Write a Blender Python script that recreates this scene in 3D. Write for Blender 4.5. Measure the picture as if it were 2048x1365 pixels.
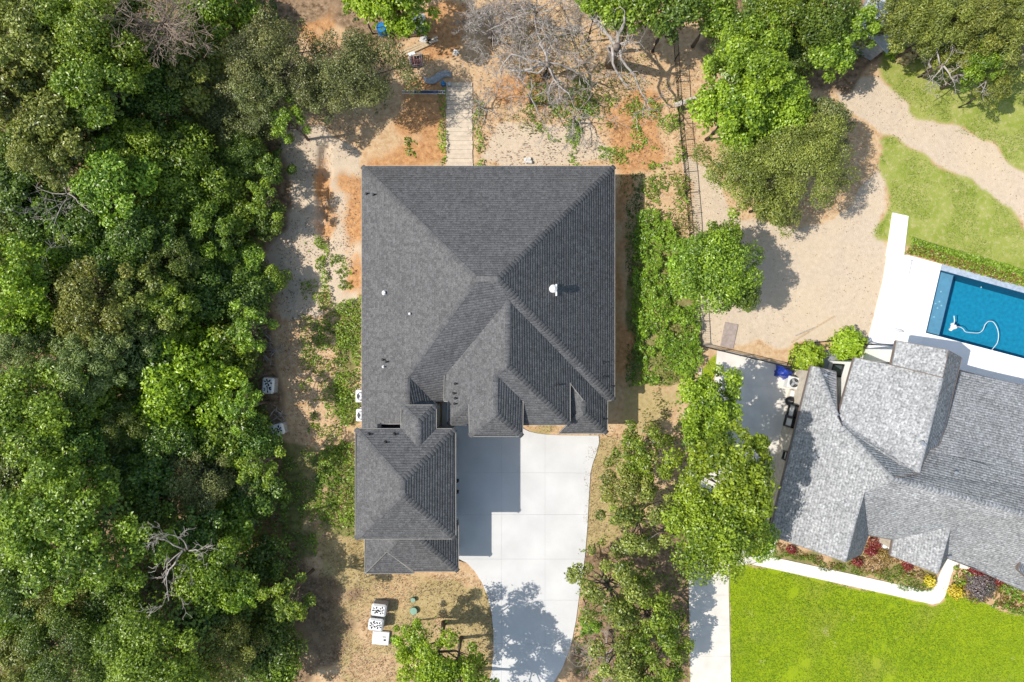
import bpy, math, random
import numpy as np
from mathutils import Vector

# ---------------------------------------------------------------- camera, sky, sun
for o in list(bpy.data.objects):
    bpy.data.objects.remove(o)
SC = bpy.context.scene
COL = SC.collection
H = 48.7                      # drone height above the ground, metres
F = 2048 * 24 / 36.0          # focal length in photo pixels
cam = bpy.data.cameras.new('camera')
cam.lens = 24; cam.sensor_width = 36; cam.clip_start = 0.5; cam.clip_end = 3000
camo = bpy.data.objects.new('camera', cam); COL.objects.link(camo)
camo.location = (0, 0, H); camo.rotation_euler = (0, 0, 0)
SC.camera = camo

SUN_EL = math.radians(52.0)
SUN_AZ_TO = math.radians(5.5)          # shadows run east, a little north
dirv = Vector((math.cos(SUN_AZ_TO) * math.cos(SUN_EL), math.sin(SUN_AZ_TO) * math.cos(SUN_EL), -math.sin(SUN_EL)))
world = bpy.data.worlds.new('World'); SC.world = world; world.use_nodes = True
wn = world.node_tree.nodes; wl = world.node_tree.links; wn.clear()
wo = wn.new('ShaderNodeOutputWorld'); wb = wn.new('ShaderNodeBackground'); ws = wn.new('ShaderNodeTexSky')
ws.sky_type = 'NISHITA'; ws.sun_disc = False
ws.sun_elevation = SUN_EL
ws.sun_rotation = math.radians(270.0 - 5.5)
ws.air_density = 1.7; ws.dust_density = 1.2; ws.ozone_density = 0.0
wb.inputs[1].default_value = 0.115
wl.new(ws.outputs[0], wb.inputs[0]); wl.new(wb.outputs[0], wo.inputs[0])
sun = bpy.data.lights.new('sun', 'SUN'); sun.energy = 3.9; sun.angle = math.radians(0.53); sun.color = (1.0, 0.94, 0.845)
suno = bpy.data.objects.new('sun', sun); COL.objects.link(suno)
suno.location = (-40, -4, 60)
suno.rotation_euler = dirv.to_track_quat('-Z', 'Y').to_euler()
SC.view_settings.view_transform = 'Standard'; SC.view_settings.look = 'None'
SC.view_settings.gamma = 1.0; SC.view_settings.use_curve_mapping = False
SC.view_settings.exposure = 0.45
SC.cycles.use_denoising = True
SC.cycles.max_bounces = 6; SC.cycles.diffuse_bounces = 3; SC.cycles.transparent_max_bounces = 8

rng = np.random.default_rng(7)
random.seed(7)

# ---------------------------------------------------------------- helpers
def W(px, py, z=0.0):
    return Vector(((px - 1024) / F * (H - z), -(py - 682.5) / F * (H - z), z))

def lin(r, g, b):
    f = lambda c: (c / 255 / 12.92) if c / 255 <= 0.04045 else ((c / 255 + 0.055) / 1.055) ** 2.4
    return (f(r), f(g), f(b))

def tag(o, label=None, cat=None, group=None, kind=None):
    if label: o['label'] = label
    if cat: o['category'] = cat
    if group: o['group'] = group
    if kind: o['kind'] = kind
    return o

def empty(name, loc=(0, 0, 0), rz=0.0):
    o = bpy.data.objects.new(name, None); COL.objects.link(o)
    o.empty_display_size = 0.3
    o.location = loc; o.rotation_euler = (0, 0, rz)
    return o

def link(name, me, mat=None, parent=None):
    o = bpy.data.objects.new(name, me); COL.objects.link(o)
    if mat is not None and len(me.materials) == 0: me.materials.append(mat)
    if parent is not None: o.parent = parent
    return o

def mesh_np(name, verts, faces, n, tint=None, smooth=False):
    """faces: (M,n) int array, all faces with n corners; tint: per-vertex float"""
    verts = np.asarray(verts, np.float32); faces = np.asarray(faces, np.int32)
    me = bpy.data.meshes.new(name)
    me.vertices.add(len(verts)); me.vertices.foreach_set('co', verts.ravel())
    me.loops.add(faces.size); me.loops.foreach_set('vertex_index', faces.ravel())
    me.polygons.add(len(faces))
    me.polygons.foreach_set('loop_start', np.arange(0, faces.size, n, dtype=np.int32))
    try: me.polygons.foreach_set('loop_total', np.full(len(faces), n, np.int32))
    except Exception: pass
    if smooth: me.polygons.foreach_set('use_smooth', np.ones(len(faces), bool))
    if tint is not None:
        a = me.attributes.new('tint', 'FLOAT', 'POINT'); a.data.foreach_set('value', np.asarray(tint, np.float32))
    me.update(calc_edges=True)
    return me

class MB:
    """collects polygons for one small mesh"""
    def __init__(s): s.v = []; s.f = []
    def add(s, vs, fs):
        b = len(s.v); s.v += [tuple(v) for v in vs]; s.f += [tuple(b + i for i in f) for f in fs]
    def box(s, c, d, rz=0.0, taper=1.0):
        cx, cy, cz = c; dx, dy, dz = d[0] / 2, d[1] / 2, d[2] / 2
        vs = []
        for k, (sx, sy, sz) in enumerate([(-1,-1,-1),(1,-1,-1),(1,1,-1),(-1,1,-1),(-1,-1,1),(1,-1,1),(1,1,1),(-1,1,1)]):
            t = taper if sz > 0 else 1.0
            x, y = sx * dx * t, sy * dy * t
            vs.append((cx + x * math.cos(rz) - y * math.sin(rz), cy + x * math.sin(rz) + y * math.cos(rz), cz + sz * dz))
        s.add(vs, [(3,2,1,0),(4,5,6,7),(0,1,5,4),(1,2,6,5),(2,3,7,6),(3,0,4,7)])
        return s
    def bbox(s, c, d, rz=0.0, bev=0.03):
        """box with chamfered edges on top and sides"""
        cx, cy, cz = c; dx, dy, dz = d[0] / 2, d[1] / 2, d[2] / 2
        def ring(ix, iy, b, z):
            pts = [(-ix + b, -iy), (ix - b, -iy), (ix, -iy + b), (ix, iy - b), (ix - b, iy), (-ix + b, iy), (-ix, iy - b), (-ix, -iy + b)]
            return [(cx + x * math.cos(rz) - y * math.sin(rz), cy + x * math.sin(rz) + y * math.cos(rz), z) for x, y in pts]
        rs = [ring(dx, dy, bev, cz - dz), ring(dx, dy, bev, cz + dz - bev), ring(dx - bev, dy - bev, bev * .6, cz + dz)]
        vs = rs[0] + rs[1] + rs[2]; fs = [tuple(reversed(range(8))), tuple(range(16, 24))]
        for k in range(2):
            for i in range(8):
                j = (i + 1) % 8
                fs.append((k * 8 + i, k * 8 + j, k * 8 + 8 + j, k * 8 + 8 + i))
        s.add(vs, fs); return s
    def tube(s, pts, rad, n=6, cap=True):
        pts = [Vector(p) for p in pts]
        if not hasattr(rad, '__len__'): rad = [rad] * len(pts)
        vs = []; fs = []
        for i, p in enumerate(pts):
            d = (pts[min(i + 1, len(pts) - 1)] - pts[max(i - 1, 0)])
            if d.length < 1e-9: d = Vector((0, 0, 1))
            d.normalize()
            u = d.cross(Vector((0, 0, 1)))
            if u.length < 1e-3: u = d.cross(Vector((1, 0, 0)))
            u.normalize(); w = d.cross(u)
            for k in range(n):
                a = 2 * math.pi * k / n
                vs.append(p + (u * math.cos(a) + w * math.sin(a)) * rad[i])
        for i in range(len(pts) - 1):
            for k in range(n):
                j = (k + 1) % n
                fs.append((i * n + k, i * n + j, (i + 1) * n + j, (i + 1) * n + k))
        if cap:
            fs.append(tuple(reversed(range(n)))); fs.append(tuple(range((len(pts) - 1) * n, len(pts) * n)))
        s.add(vs, fs); return s
    def cyl(s, c, r, h, n=16, r2=None, rot=0):
        r2 = r if r2 is None else r2
        vs = [(c[0] + r * math.cos(2 * math.pi * k / n + rot), c[1] + r * math.sin(2 * math.pi * k / n + rot), c[2]) for k in range(n)]
        vs += [(c[0] + r2 * math.cos(2 * math.pi * k / n + rot), c[1] + r2 * math.sin(2 * math.pi * k / n + rot), c[2] + h) for k in range(n)]
        fs = [tuple(reversed(range(n))), tuple(range(n, 2 * n))] + [(k, (k + 1) % n, n + (k + 1) % n, n + k) for k in range(n)]
        s.add(vs, fs); return s
    def prism(s, pts, z0, z1):
        """pts: list of (x,y), counter-clockwise or not"""
        a = sum(pts[i][0] * pts[(i + 1) % len(pts)][1] - pts[(i + 1) % len(pts)][0] * pts[i][1] for i in range(len(pts)))
        if a < 0: pts = pts[::-1]
        n = len(pts)
        vs = [(p[0], p[1], z0) for p in pts] + [(p[0], p[1], z1) for p in pts]
        fs = [tuple(reversed(range(n))), tuple(range(n, 2 * n))] + [(k, (k + 1) % n, n + (k + 1) % n, n + k) for k in range(n)]
        s.add(vs, fs); return s
    def mesh(s, name, smooth=False):
        me = bpy.data.meshes.new(name); me.from_pydata(s.v, [], s.f); me.update()
        if smooth:
            for p in me.polygons: p.use_smooth = True
        return me
    def build(s, name, mat, parent=None, smooth=False):
        return link(name, s.mesh(name, smooth), mat, parent)

# value noise (vectorised)
def _hash(ix, iy, seed):
    n = (ix.astype(np.int64) * 374761393 + iy.astype(np.int64) * 668265263 + seed * 1442695041) & 0xffffffff
    n = ((n ^ (n >> 13)) * 1274126177) & 0xffffffff
    return ((n ^ (n >> 16)) & 0xffff) / 65535.0
def vnoise(x, y, s, seed=0):
    x = np.asarray(x) / s; y = np.asarray(y) / s
    ix = np.floor(x); iy = np.floor(y); fx = x - ix; fy = y - iy
    fx = fx * fx * (3 - 2 * fx); fy = fy * fy * (3 - 2 * fy)
    a = _hash(ix, iy, seed); b = _hash(ix + 1, iy, seed); c = _hash(ix, iy + 1, seed); d = _hash(ix + 1, iy + 1, seed)
    return (a * (1 - fx) + b * fx) * (1 - fy) + (c * (1 - fx) + d * fx) * fy
def fbm(x, y, s, seed=0, oct=4):
    t = 0; amp = 0.5; tot = 0
    for k in range(oct):
        t = t + amp * vnoise(x, y, s / 2 ** k, seed + k * 17); tot += amp; amp *= 0.5
    return t / tot
def inpoly(x, y, poly):
    x = np.asarray(x); y = np.asarray(y); r = np.zeros(x.shape, bool)
    n = len(poly)
    for i in range(n):
        x0, y0 = poly[i]; x1, y1 = poly[(i + 1) % n]
        if y0 == y1: continue
        c = ((y0 > y) != (y1 > y)) & (x < (x1 - x0) * (y - y0) / (y1 - y0) + x0)
        r ^= c
    return r
def PW(poly, z=0.0):
    return [tuple(W(a, b, z)[:2]) for a, b in poly]

# ---------------------------------------------------------------- materials
MATS = {}
def nodes_of(m):
    m.use_nodes = True
    nt = m.node_tree
    return nt, nt.nodes, nt.links, nt.nodes['Principled BSDF']
def mat(name, col, rough=0.7, var=0.12, scale=6.0, metal=0.0, spec=0.3, bump=0.0, bscale=30.0, col2=None, coord='Object'):
    """procedural: base colour broken up by two octaves of noise"""
    if name in MATS: return MATS[name]
    m = bpy.data.materials.new(name); nt, N, L, B = nodes_of(m)
    tc = N.new('ShaderNodeTexCoord')
    nz = N.new('ShaderNodeTexNoise'); nz.inputs['Scale'].default_value = scale; nz.inputs['Detail'].default_value = 6
    L.new(tc.outputs[coord], nz.inputs['Vector'])
    mx = N.new('ShaderNodeMix'); mx.data_type = 'RGBA'
    c2 = col2 if col2 else tuple(max(0, c * (1 - 2 * var)) for c in col)
    c1 = tuple(min(1, c * (1 + var)) for c in col) if not col2 else col
    mx.inputs[6].default_value = (*c2, 1); mx.inputs[7].default_value = (*c1, 1)
    rp = N.new('ShaderNodeMapRange'); rp.inputs[1].default_value = 0.3; rp.inputs[2].default_value = 0.7
    L.new(nz.outputs[0], rp.inputs[0]); L.new(rp.outputs[0], mx.inputs[0])
    L.new(mx.outputs[2], B.inputs['Base Color'])
    B.inputs['Roughness'].default_value = rough; B.inputs['Metallic'].default_value = metal
    B.inputs['Specular IOR Level'].default_value = spec
    if bump:
        nb = N.new('ShaderNodeTexNoise'); nb.inputs['Scale'].default_value = bscale; nb.inputs['Detail'].default_value = 4
        L.new(tc.outputs[coord], nb.inputs['Vector'])
        bp = N.new('ShaderNodeBump'); bp.inputs['Strength'].default_value = bump; bp.inputs['Distance'].default_value = 0.02
        L.new(nb.outputs[0], bp.inputs['Height']); L.new(bp.outputs[0], B.inputs['Normal'])
    MATS[name] = m; return m

def leaf_mat(name, dark, light, trans=0.26, rough=0.36):
    if name in MATS: return MATS[name]
    m = bpy.data.materials.new(name); nt, N, L, B = nodes_of(m)
    at = N.new('ShaderNodeAttribute'); at.attribute_name = 'tint'
    oi = N.new('ShaderNodeObjectInfo')
    mx = N.new('ShaderNodeMix'); mx.data_type = 'RGBA'
    mx.inputs[6].default_value = (*dark, 1); mx.inputs[7].default_value = (*light, 1)
    L.new(at.outputs['Fac'], mx.inputs[0])
    hs = N.new('ShaderNodeHueSaturation')
    mr = N.new('ShaderNodeMapRange'); mr.inputs[3].default_value = 0.486; mr.inputs[4].default_value = 0.512
    L.new(oi.outputs['Random'], mr.inputs[0]); L.new(mr.outputs[0], hs.inputs['Hue'])
    mv = N.new('ShaderNodeMapRange'); mv.inputs[3].default_value = 0.85; mv.inputs[4].default_value = 1.15
    L.new(oi.outputs['Random'], mv.inputs[0]); L.new(mv.outputs[0], hs.inputs['Value'])
    L.new(mx.outputs[2], hs.inputs['Color'])
    L.new(hs.outputs[0], B.inputs['Base Color'])
    B.inputs['Roughness'].default_value = rough; B.inputs['Specular IOR Level'].default_value = 0.5
    tr = N.new('ShaderNodeBsdfTranslucent')
    tcol = N.new('ShaderNodeMix'); tcol.data_type = 'RGBA'; tcol.inputs[0].default_value = 0.35
    L.new(hs.outputs[0], tcol.inputs[6]); tcol.inputs[7].default_value = (light[0] * 1.3, light[1] * 1.3, light[2] * .6, 1)
    L.new(tcol.outputs[2], tr.inputs['Color'])
    ms = N.new('ShaderNodeMixShader'); ms.inputs[0].default_value = trans
    L.new(B.outputs[0], ms.inputs[1]); L.new(tr.outputs[0], ms.inputs[2])
    L.new(ms.outputs[0], N['Material Output'].inputs['Surface'])
    MATS[name] = m; return m

def tint_mat(name, dark, light, rough=0.85, gran=0.25, gscale=45.0, spec=0.2, broad=0.12, bscale=0.5):
    """per-piece colour from the 'tint' attribute, plus granule noise and broad weathering"""
    if name in MATS: return MATS[name]
    m = bpy.data.materials.new(name); nt, N, L, B = nodes_of(m)
    at = N.new('ShaderNodeAttribute'); at.attribute_name = 'tint'
    mx = N.new('ShaderNodeMix'); mx.data_type = 'RGBA'
    mx.inputs[6].default_value = (*dark, 1); mx.inputs[7].default_value = (*light, 1)
    L.new(at.outputs['Fac'], mx.inputs[0])
    tc = N.new('ShaderNodeTexCoord')
    n1 = N.new('ShaderNodeTexNoise'); n1.inputs['Scale'].default_value = gscale; n1.inputs['Detail'].default_value = 3
    n2 = N.new('ShaderNodeTexNoise'); n2.inputs['Scale'].default_value = bscale; n2.inputs['Detail'].default_value = 5
    L.new(tc.outputs['Object'], n1.inputs['Vector']); L.new(tc.outputs['Object'], n2.inputs['Vector'])
    r1 = N.new('ShaderNodeMapRange'); r1.inputs[1].default_value = .3; r1.inputs[2].default_value = .7; r1.inputs[3].default_value = 1 - gran; r1.inputs[4].default_value = 1 + gran
    r2 = N.new('ShaderNodeMapRange'); r2.inputs[1].default_value = .3; r2.inputs[2].default_value = .7; r2.inputs[3].default_value = 1 - broad; r2.inputs[4].default_value = 1 + broad
    L.new(n1.outputs[0], r1.inputs[0]); L.new(n2.outputs[0], r2.inputs[0])
    mm = N.new('ShaderNodeMath'); mm.operation = 'MULTIPLY'; L.new(r1.outputs[0], mm.inputs[0]); L.new(r2.outputs[0], mm.inputs[1])
    vs = N.new('ShaderNodeVectorMath'); vs.operation = 'SCALE'; L.new(mx.outputs[2], vs.inputs[0]); L.new(mm.outputs[0], vs.inputs['Scale'])
    L.new(vs.outputs[0], B.inputs['Base Color'])
    B.inputs['Roughness'].default_value = rough; B.inputs['Specular IOR Level'].default_value = spec
    MATS[name] = m; return m

CONC = mat('concrete_new', (0.55, 0.545, 0.54), .8, .05, 0.5, bump=.1, bscale=60)
CONC2 = mat('concrete_old', (0.62, 0.585, 0.53), .85, .06, 1.2, bump=.1, bscale=50)
DECK = mat('deck_white', (0.80, 0.80, 0.82), .7, .02, 1.0)
JOINT = mat('joint_dark', (0.42, 0.41, 0.39), .9, .2, 8)
SHING = tint_mat('shingle_charcoal', (0.088, 0.088, 0.092), (0.130, 0.130, 0.135), gran=.32, gscale=12, broad=.06)
SHING2 = tint_mat('shingle_pale', (0.255, 0.262, 0.275), (0.365, 0.372, 0.388), gran=.42, gscale=8, broad=.1)
DECKM = mat('roof_deck', (0.05, 0.05, 0.052), .9, .1, 5)
DECKM2 = mat('roof_deck_pale', (0.2, 0.21, 0.22), .9, .1, 5)
FASC = mat('fascia_tan', (0.27, 0.255, 0.23), .6, .05, 4)
FASC2 = mat('fascia_brown', (0.17, 0.135, 0.12), .6, .1, 4)
BRICKW = mat('painted_brick', (0.62, 0.60, 0.56), .85, .08, 7, bump=.2, bscale=14)
STUCCO = mat('stucco_white', (0.78, 0.78, 0.76), .9, .03, 5)
LIMEST = mat('limestone', (0.52, 0.47, 0.40), .9, .12, 3)
BLACKM = mat('black_metal', (0.02, 0.02, 0.022), .45, .2, 10, spec=.4)
WHITEP = mat('white_plastic', (0.66, 0.66, 0.66), .45, .03, 6)
GREYP = mat('grey_wrap', (0.36, 0.36, 0.37), .55, .15, 7)
GALV = mat('galvanised', (0.5, 0.52, 0.55), .4, .1, 9, metal=.6)
WOOD = mat('lumber', (0.50, 0.38, 0.24), .8, .15, 9)
WOODG = mat('lumber_grey', (0.38, 0.34, 0.29), .85, .18, 9)
WOODP = mat('plank_pale', (0.56, 0.47, 0.365), .9, .08, 3)
BLUE = mat('blue_cloth', (0.012, 0.04, 0.30), .4, .25, 7, spec=.5)
BLUEP = mat('blue_plastic', (0.01, 0.17, 0.40), .4, .1, 6, spec=.5)
GREENP = mat('green_plastic', (0.22, 0.36, 0.27), .5, .08, 6)
GLASSW = mat('window_glass', (0.10, 0.13, 0.13), .08, .1, 3, spec=.8)
BARK = mat('bark', (0.13, 0.10, 0.08), .9, .25, 12, bump=.4, bscale=20)
DEADW = mat('dead_wood', (0.36, 0.325, 0.295), .9, .25, 3.5)
DEADB = mat('dead_twig_brown', (0.25, 0.18, 0.145), .9, .25, 5)
DEADD = mat('dead_bark_dark', (0.20, 0.16, 0.135), .9, .3, 4)
STONE = mat('rubble', (0.6, 0.58, 0.55), .9, .15, 5)
TERRA = mat('clay_flat', (0.33, 0.27, 0.24), .9, .12, 5)
SLATE = mat('slate_patio', (0.26, 0.27, 0.29), .8, .12, 6)
TARP = mat('grey_tarp', (0.33, 0.35, 0.37), .5, .15, 6)

L_BRIGHT = leaf_mat('leaf_bright', (0.085, 0.155, 0.01), (0.432, 0.5724, 0.0324))
L_MID = leaf_mat('leaf_mid', (0.0583, 0.118, 0.012), (0.3492, 0.488, 0.0415))
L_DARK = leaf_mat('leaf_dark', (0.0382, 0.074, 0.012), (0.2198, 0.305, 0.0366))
L_OAK = leaf_mat('leaf_oak', (0.0551, 0.075, 0.022), (0.2974, 0.3233, 0.0976), trans=.18)
L_OLIVE = leaf_mat('leaf_olive', (0.0721, 0.098, 0.016), (0.375, 0.4087, 0.0756), trans=.22)
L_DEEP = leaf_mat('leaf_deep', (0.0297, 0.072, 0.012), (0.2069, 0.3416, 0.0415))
L_FEATHER = leaf_mat('leaf_feather', (0.0901, 0.14, 0.03), (0.3492, 0.4392, 0.1342))
L_WEED = leaf_mat('leaf_weed', (0.0795, 0.145, 0.014), (0.3621, 0.5246, 0.0512))
L_LIME = leaf_mat('leaf_lime', (0.16, 0.28, 0.015), (0.44, 0.62, 0.045))
L_GRASS = leaf_mat('leaf_lawn', (0.15, 0.26, 0.008), (0.40, 0.49, 0.02), trans=.2, rough=.7)
L_GRASS2 = leaf_mat('leaf_rough_lawn', (0.18, 0.24, 0.035), (0.39, 0.41, 0.12), trans=.2, rough=.7)
L_VINE = leaf_mat('leaf_vine', (0.095, 0.185, 0.014), (0.36, 0.54, 0.045))
L_FRESH = leaf_mat('leaf_fresh', (0.0721, 0.138, 0.011), (0.4138, 0.5734, 0.0415))
L_RED = leaf_mat('leaf_red', (0.12, 0.012, 0.014), (0.285, 0.0375, 0.0375), trans=.15)
L_YELLOW = leaf_mat('leaf_yellow', (0.42, 0.36, 0.02), (0.78, 0.68, 0.05), trans=.15)
L_PURPLE = leaf_mat('leaf_purple', (0.10, 0.085, 0.09), (0.24, 0.20, 0.21), trans=.1)
L_RUST = leaf_mat('leaf_rust', (0.14, 0.10, 0.03), (0.33, 0.20, 0.06), trans=.15)
L_STRAW = leaf_mat('leaf_straw', (0.27, 0.20, 0.09), (0.52, 0.42, 0.22), trans=.1)

# ---------------------------------------------------------------- ground
LAWN_S = [(1459,1128),(1500,1130),(1560,1142),(1700,1174),(1865,1211),(1886,1201),(1897,1178),(1960,1205),(2100,1250),(2100,1420),(1463,1420),(1460,1250)]
LAWN_N = [(1765,100),(1772,150),(1790,185),(1830,215),(1880,240),(1935,268),(1990,300),(2060,345),(2120,380),(2120,-40),(1820,-40)]
LAWN_P = [(1768,275),(1815,290),(1860,318),(1925,355),(1975,385),(2015,420),(2100,480),(2100,600),(2048,560),(1955,528),(1870,505),(1806,490),(1784,520),(1770,480),(1735,462),(1778,420),(1782,380),(1768,330)]
LAWN_C = [(1404,740),(1433,700),(1431,760),(1415,800),(1396,790)]
POOL = [(1880,541),(2138,612),(2110,734),(1850,665)]
ORANGE = [[(635,300),(662,300),(666,400),(658,480),(632,470),(628,400)], [(740,308),(900,300),(905,340),(724,340)],
          [(825,25),(925,15),(920,110),(850,130),(835,110)], [(806,150),(895,165),(890,300),(800,250)], [(985,140),(1110,150),(1095,200),(1000,215)],
          [(690,345),(728,345),(728,560),(700,600),(692,560)], [(1200,210),(1320,190),(1330,330),(1230,330)], [(1228,340),(1258,340),(1258,760),(1240,860),(1228,800)],
          [(1045,845),(1120,848),(1120,870),(1060,868)], [(700,855),(724,855),(724,780),(705,800)], [(1330,1190),(1380,1160),(1385,1240),(1330,1260)],
          [(600,20),(700,20),(690,110),(610,100)]]
DRY = [[(640,1075),(730,1075),(730,1148),(918,1148),(990,1190),(995,1400),(700,1400),(640,1250)], [(1172,868),(1230,868),(1300,930),(1260,1100),(1160,1180)],
       [(1046,850),(1118,850),(1118,872),(1060,868)], [(720,780),(728,1140),(700,1140),(690,1060),(702,900)], [(1270,700),(1400,700),(1390,800),(1290,880),(1240,860)]]
LITTER = [[(-300,-300),(560,-300),(560,240),(590,420),(530,520),(560,760),(590,900),(610,1100),(640,1250),(600,1500),(-300,1500)],
          [(620,1150),(720,1170),(720,1250),(660,1330),(600,1340)],
          [(1170,1100),(1380,1000),(1380,1400),(1140,1400)], [(1390,-100),(1770,-100),(1770,120),(1700,170),(1600,180),(1400,90)],
          [(1770,-100),(2100,-100),(2100,120),(1900,120),(1780,110)], [(560,-100),(830,-100),(830,80),(760,100),(640,30),(560,80)]]
WEED = [[(1262,440),(1330,450),(1395,480),(1397,560),(1392,640),(1402,690),(1395,745),(1330,765),(1262,770),(1258,600)],
        [(675,610),(724,590),(724,850),(700,860),(670,840)], [(640,900),(712,880),(712,1080),(640,1060)],
        [(560,880),(640,900),(630,1120),(570,1120)], [(1500,1100),(1740,1110),(1880,1150),(1850,1185),(1500,1128)]]
PALE = [[(555,240),(640,250),(720,300),(724,460),(660,460),(560,400)], [(530,380),(620,420),(650,520),(640,640),(560,640),(530,520)], [(655,470),(720,440),(724,620),(660,620)], [(1395,470),(1760,470),(1780,560),(1740,690),(1600,690),(1400,690)],
        [(1650,150),(1770,160),(1830,215),(1935,268),(2120,380),(2120,480),(2015,420),(1925,355),(1815,290),(1760,270),(1690,220)],
        [(1370,300),(1420,330),(1480,440),(1600,470),(1700,420),(1780,330),(1760,470),(1400,480)], [(1000,250),(1180,250),(1230,333),(950,333)],
        [(570,250),(640,270),(620,330),(580,320)], [(1840,-20),(1930,-20),(2100,60),(2100,90),(1960,40)], [(1960,80),(2100,60),(2100,110),(2000,100)]]

def build_ground():
    def axis(a, st, far):
        core = np.arange(-a, a + st * .5, st)
        out = []; x = a; d = st
        while x < far:
            d *= 1.35; x += d; out.append(x)
        out = np.array(out)
        return np.concatenate([-out[::-1], core, out])
    xs = axis(40.0, 0.16, 900); ys = axis(27.5, 0.16, 900)
    X, Y = np.meshgrid(xs, ys)
    def field(polys, blur, jit=.5):
        jx = (fbm(X, Y, 1.6, 31) - .5) * 2 * jit; jy = (fbm(X, Y, 1.6, 77) - .5) * 2 * jit
        m = np.zeros(X.shape)
        for p in polys: m = np.maximum(m, inpoly(X + jx, Y + jy, PW(p)).astype(float))
        for _ in range(blur):
            m = (m + np.roll(m, 1, 0) + np.roll(m, -1, 0) + np.roll(m, 1, 1) + np.roll(m, -1, 1)) / 5
        return m
    lawn = field([LAWN_S, LAWN_C], 2, .35); lawn2 = field([LAWN_N, LAWN_P], 7, 1.0)
    orange = field(ORANGE, 14, 1.2); dry = field(DRY, 8, 1.0); litter = field(LITTER, 10, 1.0)
    weed = field(WEED, 4, .6); pale = field(PALE, 8, .8)
    lumps = lambda m, sc, sd, k=1.3: np.clip(m * (1 + k * 2 * (fbm(X, Y, sc, sd, 5) - .5)) , 0, 1.2)
    orange = lumps(orange, 2.2, 41, 1.9); dry = lumps(dry, 2.6, 43, 1.4); weed = lumps(weed, 1.6, 47, 1.6); litter = lumps(litter, 3.0, 49, .9)
    Z = (fbm(X, Y, 5, 3) - .5) * .18 + (fbm(X, Y, .9, 9) - .5) * .07 * (1 - np.maximum(lawn, lawn2))
    # eroded gully on the bare lane west of the house
    def gully(pts, w, depth):
        d = np.full(X.shape, 1e9)
        q = [W(*p) for p in pts]
        for a, b in zip(q[:-1], q[1:]):
            ab = b - a; t = ((X - a.x) * ab.x + (Y - a.y) * ab.y) / max(ab.length_squared, 1e-6); t = np.clip(t, 0, 1)
            d = np.minimum(d, np.hypot(X - a.x - t * ab.x + (fbm(X, Y, .8, 5) - .5) * .5, Y - a.y - t * ab.y + (fbm(X, Y, .8, 6) - .5) * .5))
        return -depth * np.exp(-(d / w) ** 4)
    Z = Z + gully([(650, 300), (648, 360), (642, 420), (648, 480)], .42, .45)
    Z = Z + gully([(560, 402), (600, 408), (640, 445)], .3, .2)
    # flat pads under the built things; the pool basin is dug out
    flat = np.zeros(X.shape)
    pads = [[(715, 325), (1235, 325), (1235, 875), (1200, 1000), (1175, 1400), (960, 1400), (990, 1250), (700, 1160), (705, 850)], [(1370, 690), (1640, 680), (1700, 420), (1830, 420), (1830, 500), (2200, 590), (2200, 1260), (1490, 1140), (1480, 1420), (1370, 1420)], [(880, 150), (955, 150), (955, 340), (880, 340)]]
    for p in pads: flat = np.maximum(flat, inpoly(X, Y, PW(p)).astype(float))
    for _ in range(5): flat = (flat + np.roll(flat, 1, 0) + np.roll(flat, -1, 0) + np.roll(flat, 1, 1) + np.roll(flat, -1, 1)) / 5
    Z = Z * (1 - flat * .92) - 0.0
    far = np.clip((np.maximum(np.abs(X) - 45, np.abs(Y) - 32)) / 60, 0, 1)
    Z = Z * (1 - far)
    c = W(1996, 635)
    cx, cy = c.x, c.y
    pw = PW(POOL)
    big = [((a - cx) * 1.05 + cx, (b - cy) * 1.12 + cy) for a, b in pw]
    Z[inpoly(X, Y, big)] = -2.4
    ny, nx = X.shape
    idx = np.arange(nx * ny).reshape(ny, nx)
    q = np.stack([idx[:-1, :-1], idx[:-1, 1:], idx[1:, 1:], idx[1:, :-1]], -1).reshape(-1, 4)
    me = mesh_np('ground', np.stack([X, Y, Z], -1).reshape(-1, 3), q, 4, smooth=True)
    for nm, a in (('lawn', lawn), ('lawn2', lawn2), ('orange', orange), ('dry', dry), ('litter', litter), ('weed', weed), ('pale', pale)):
        at = me.attributes.new('m_' + nm, 'FLOAT', 'POINT'); at.data.foreach_set('value', a.ravel().astype(np.float32))
    m = bpy.data.materials.new('soil'); nt, N, L, B = nodes_of(m)
    tc = N.new('ShaderNodeTexCoord')
    def noise(s, d=6, r=.55):
        n = N.new('ShaderNodeTexNoise'); n.inputs['Scale'].default_value = s; n.inputs['Detail'].default_value = d; n.inputs['Roughness'].default_value = r
        L.new(tc.outputs['Object'], n.inputs['Vector']); return n.outputs[0]
    def mixc(f, a, b):
        x = N.new('ShaderNodeMix'); x.data_type = 'RGBA'
        if isinstance(f, float): x.inputs[0].default_value = f
        else: L.new(f, x.inputs[0])
        for i, v in ((6, a), (7, b)):
            if isinstance(v, tuple): x.inputs[i].default_value = (*v, 1)
            else: L.new(v, x.inputs[i])
        return x.outputs[2]
    def rng_(v, a, b, c=0.0, d=1.0):
        r = N.new('ShaderNodeMapRange'); L.new(v, r.inputs[0])
        for i, k in enumerate((a, b, c, d)): r.inputs[i + 1].default_value = k
        return r.outputs[0]
    def fac(nm, nz, amt, lo=.35, hi=.65, top=1.0):
        at = N.new('ShaderNodeAttribute'); at.attribute_name = 'm_' + nm
        a = N.new('ShaderNodeMath'); a.operation = 'MULTIPLY_ADD'; L.new(nz, a.inputs[0]); a.inputs[1].default_value = amt; a.inputs[2].default_value = -amt * .5
        s = N.new('ShaderNodeMath'); s.operation = 'ADD'; L.new(at.outputs['Fac'], s.inputs[0]); L.new(a.outputs[0], s.inputs[1])
        return rng_(s.outputs[0], lo, hi, 0.0, top)
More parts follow.
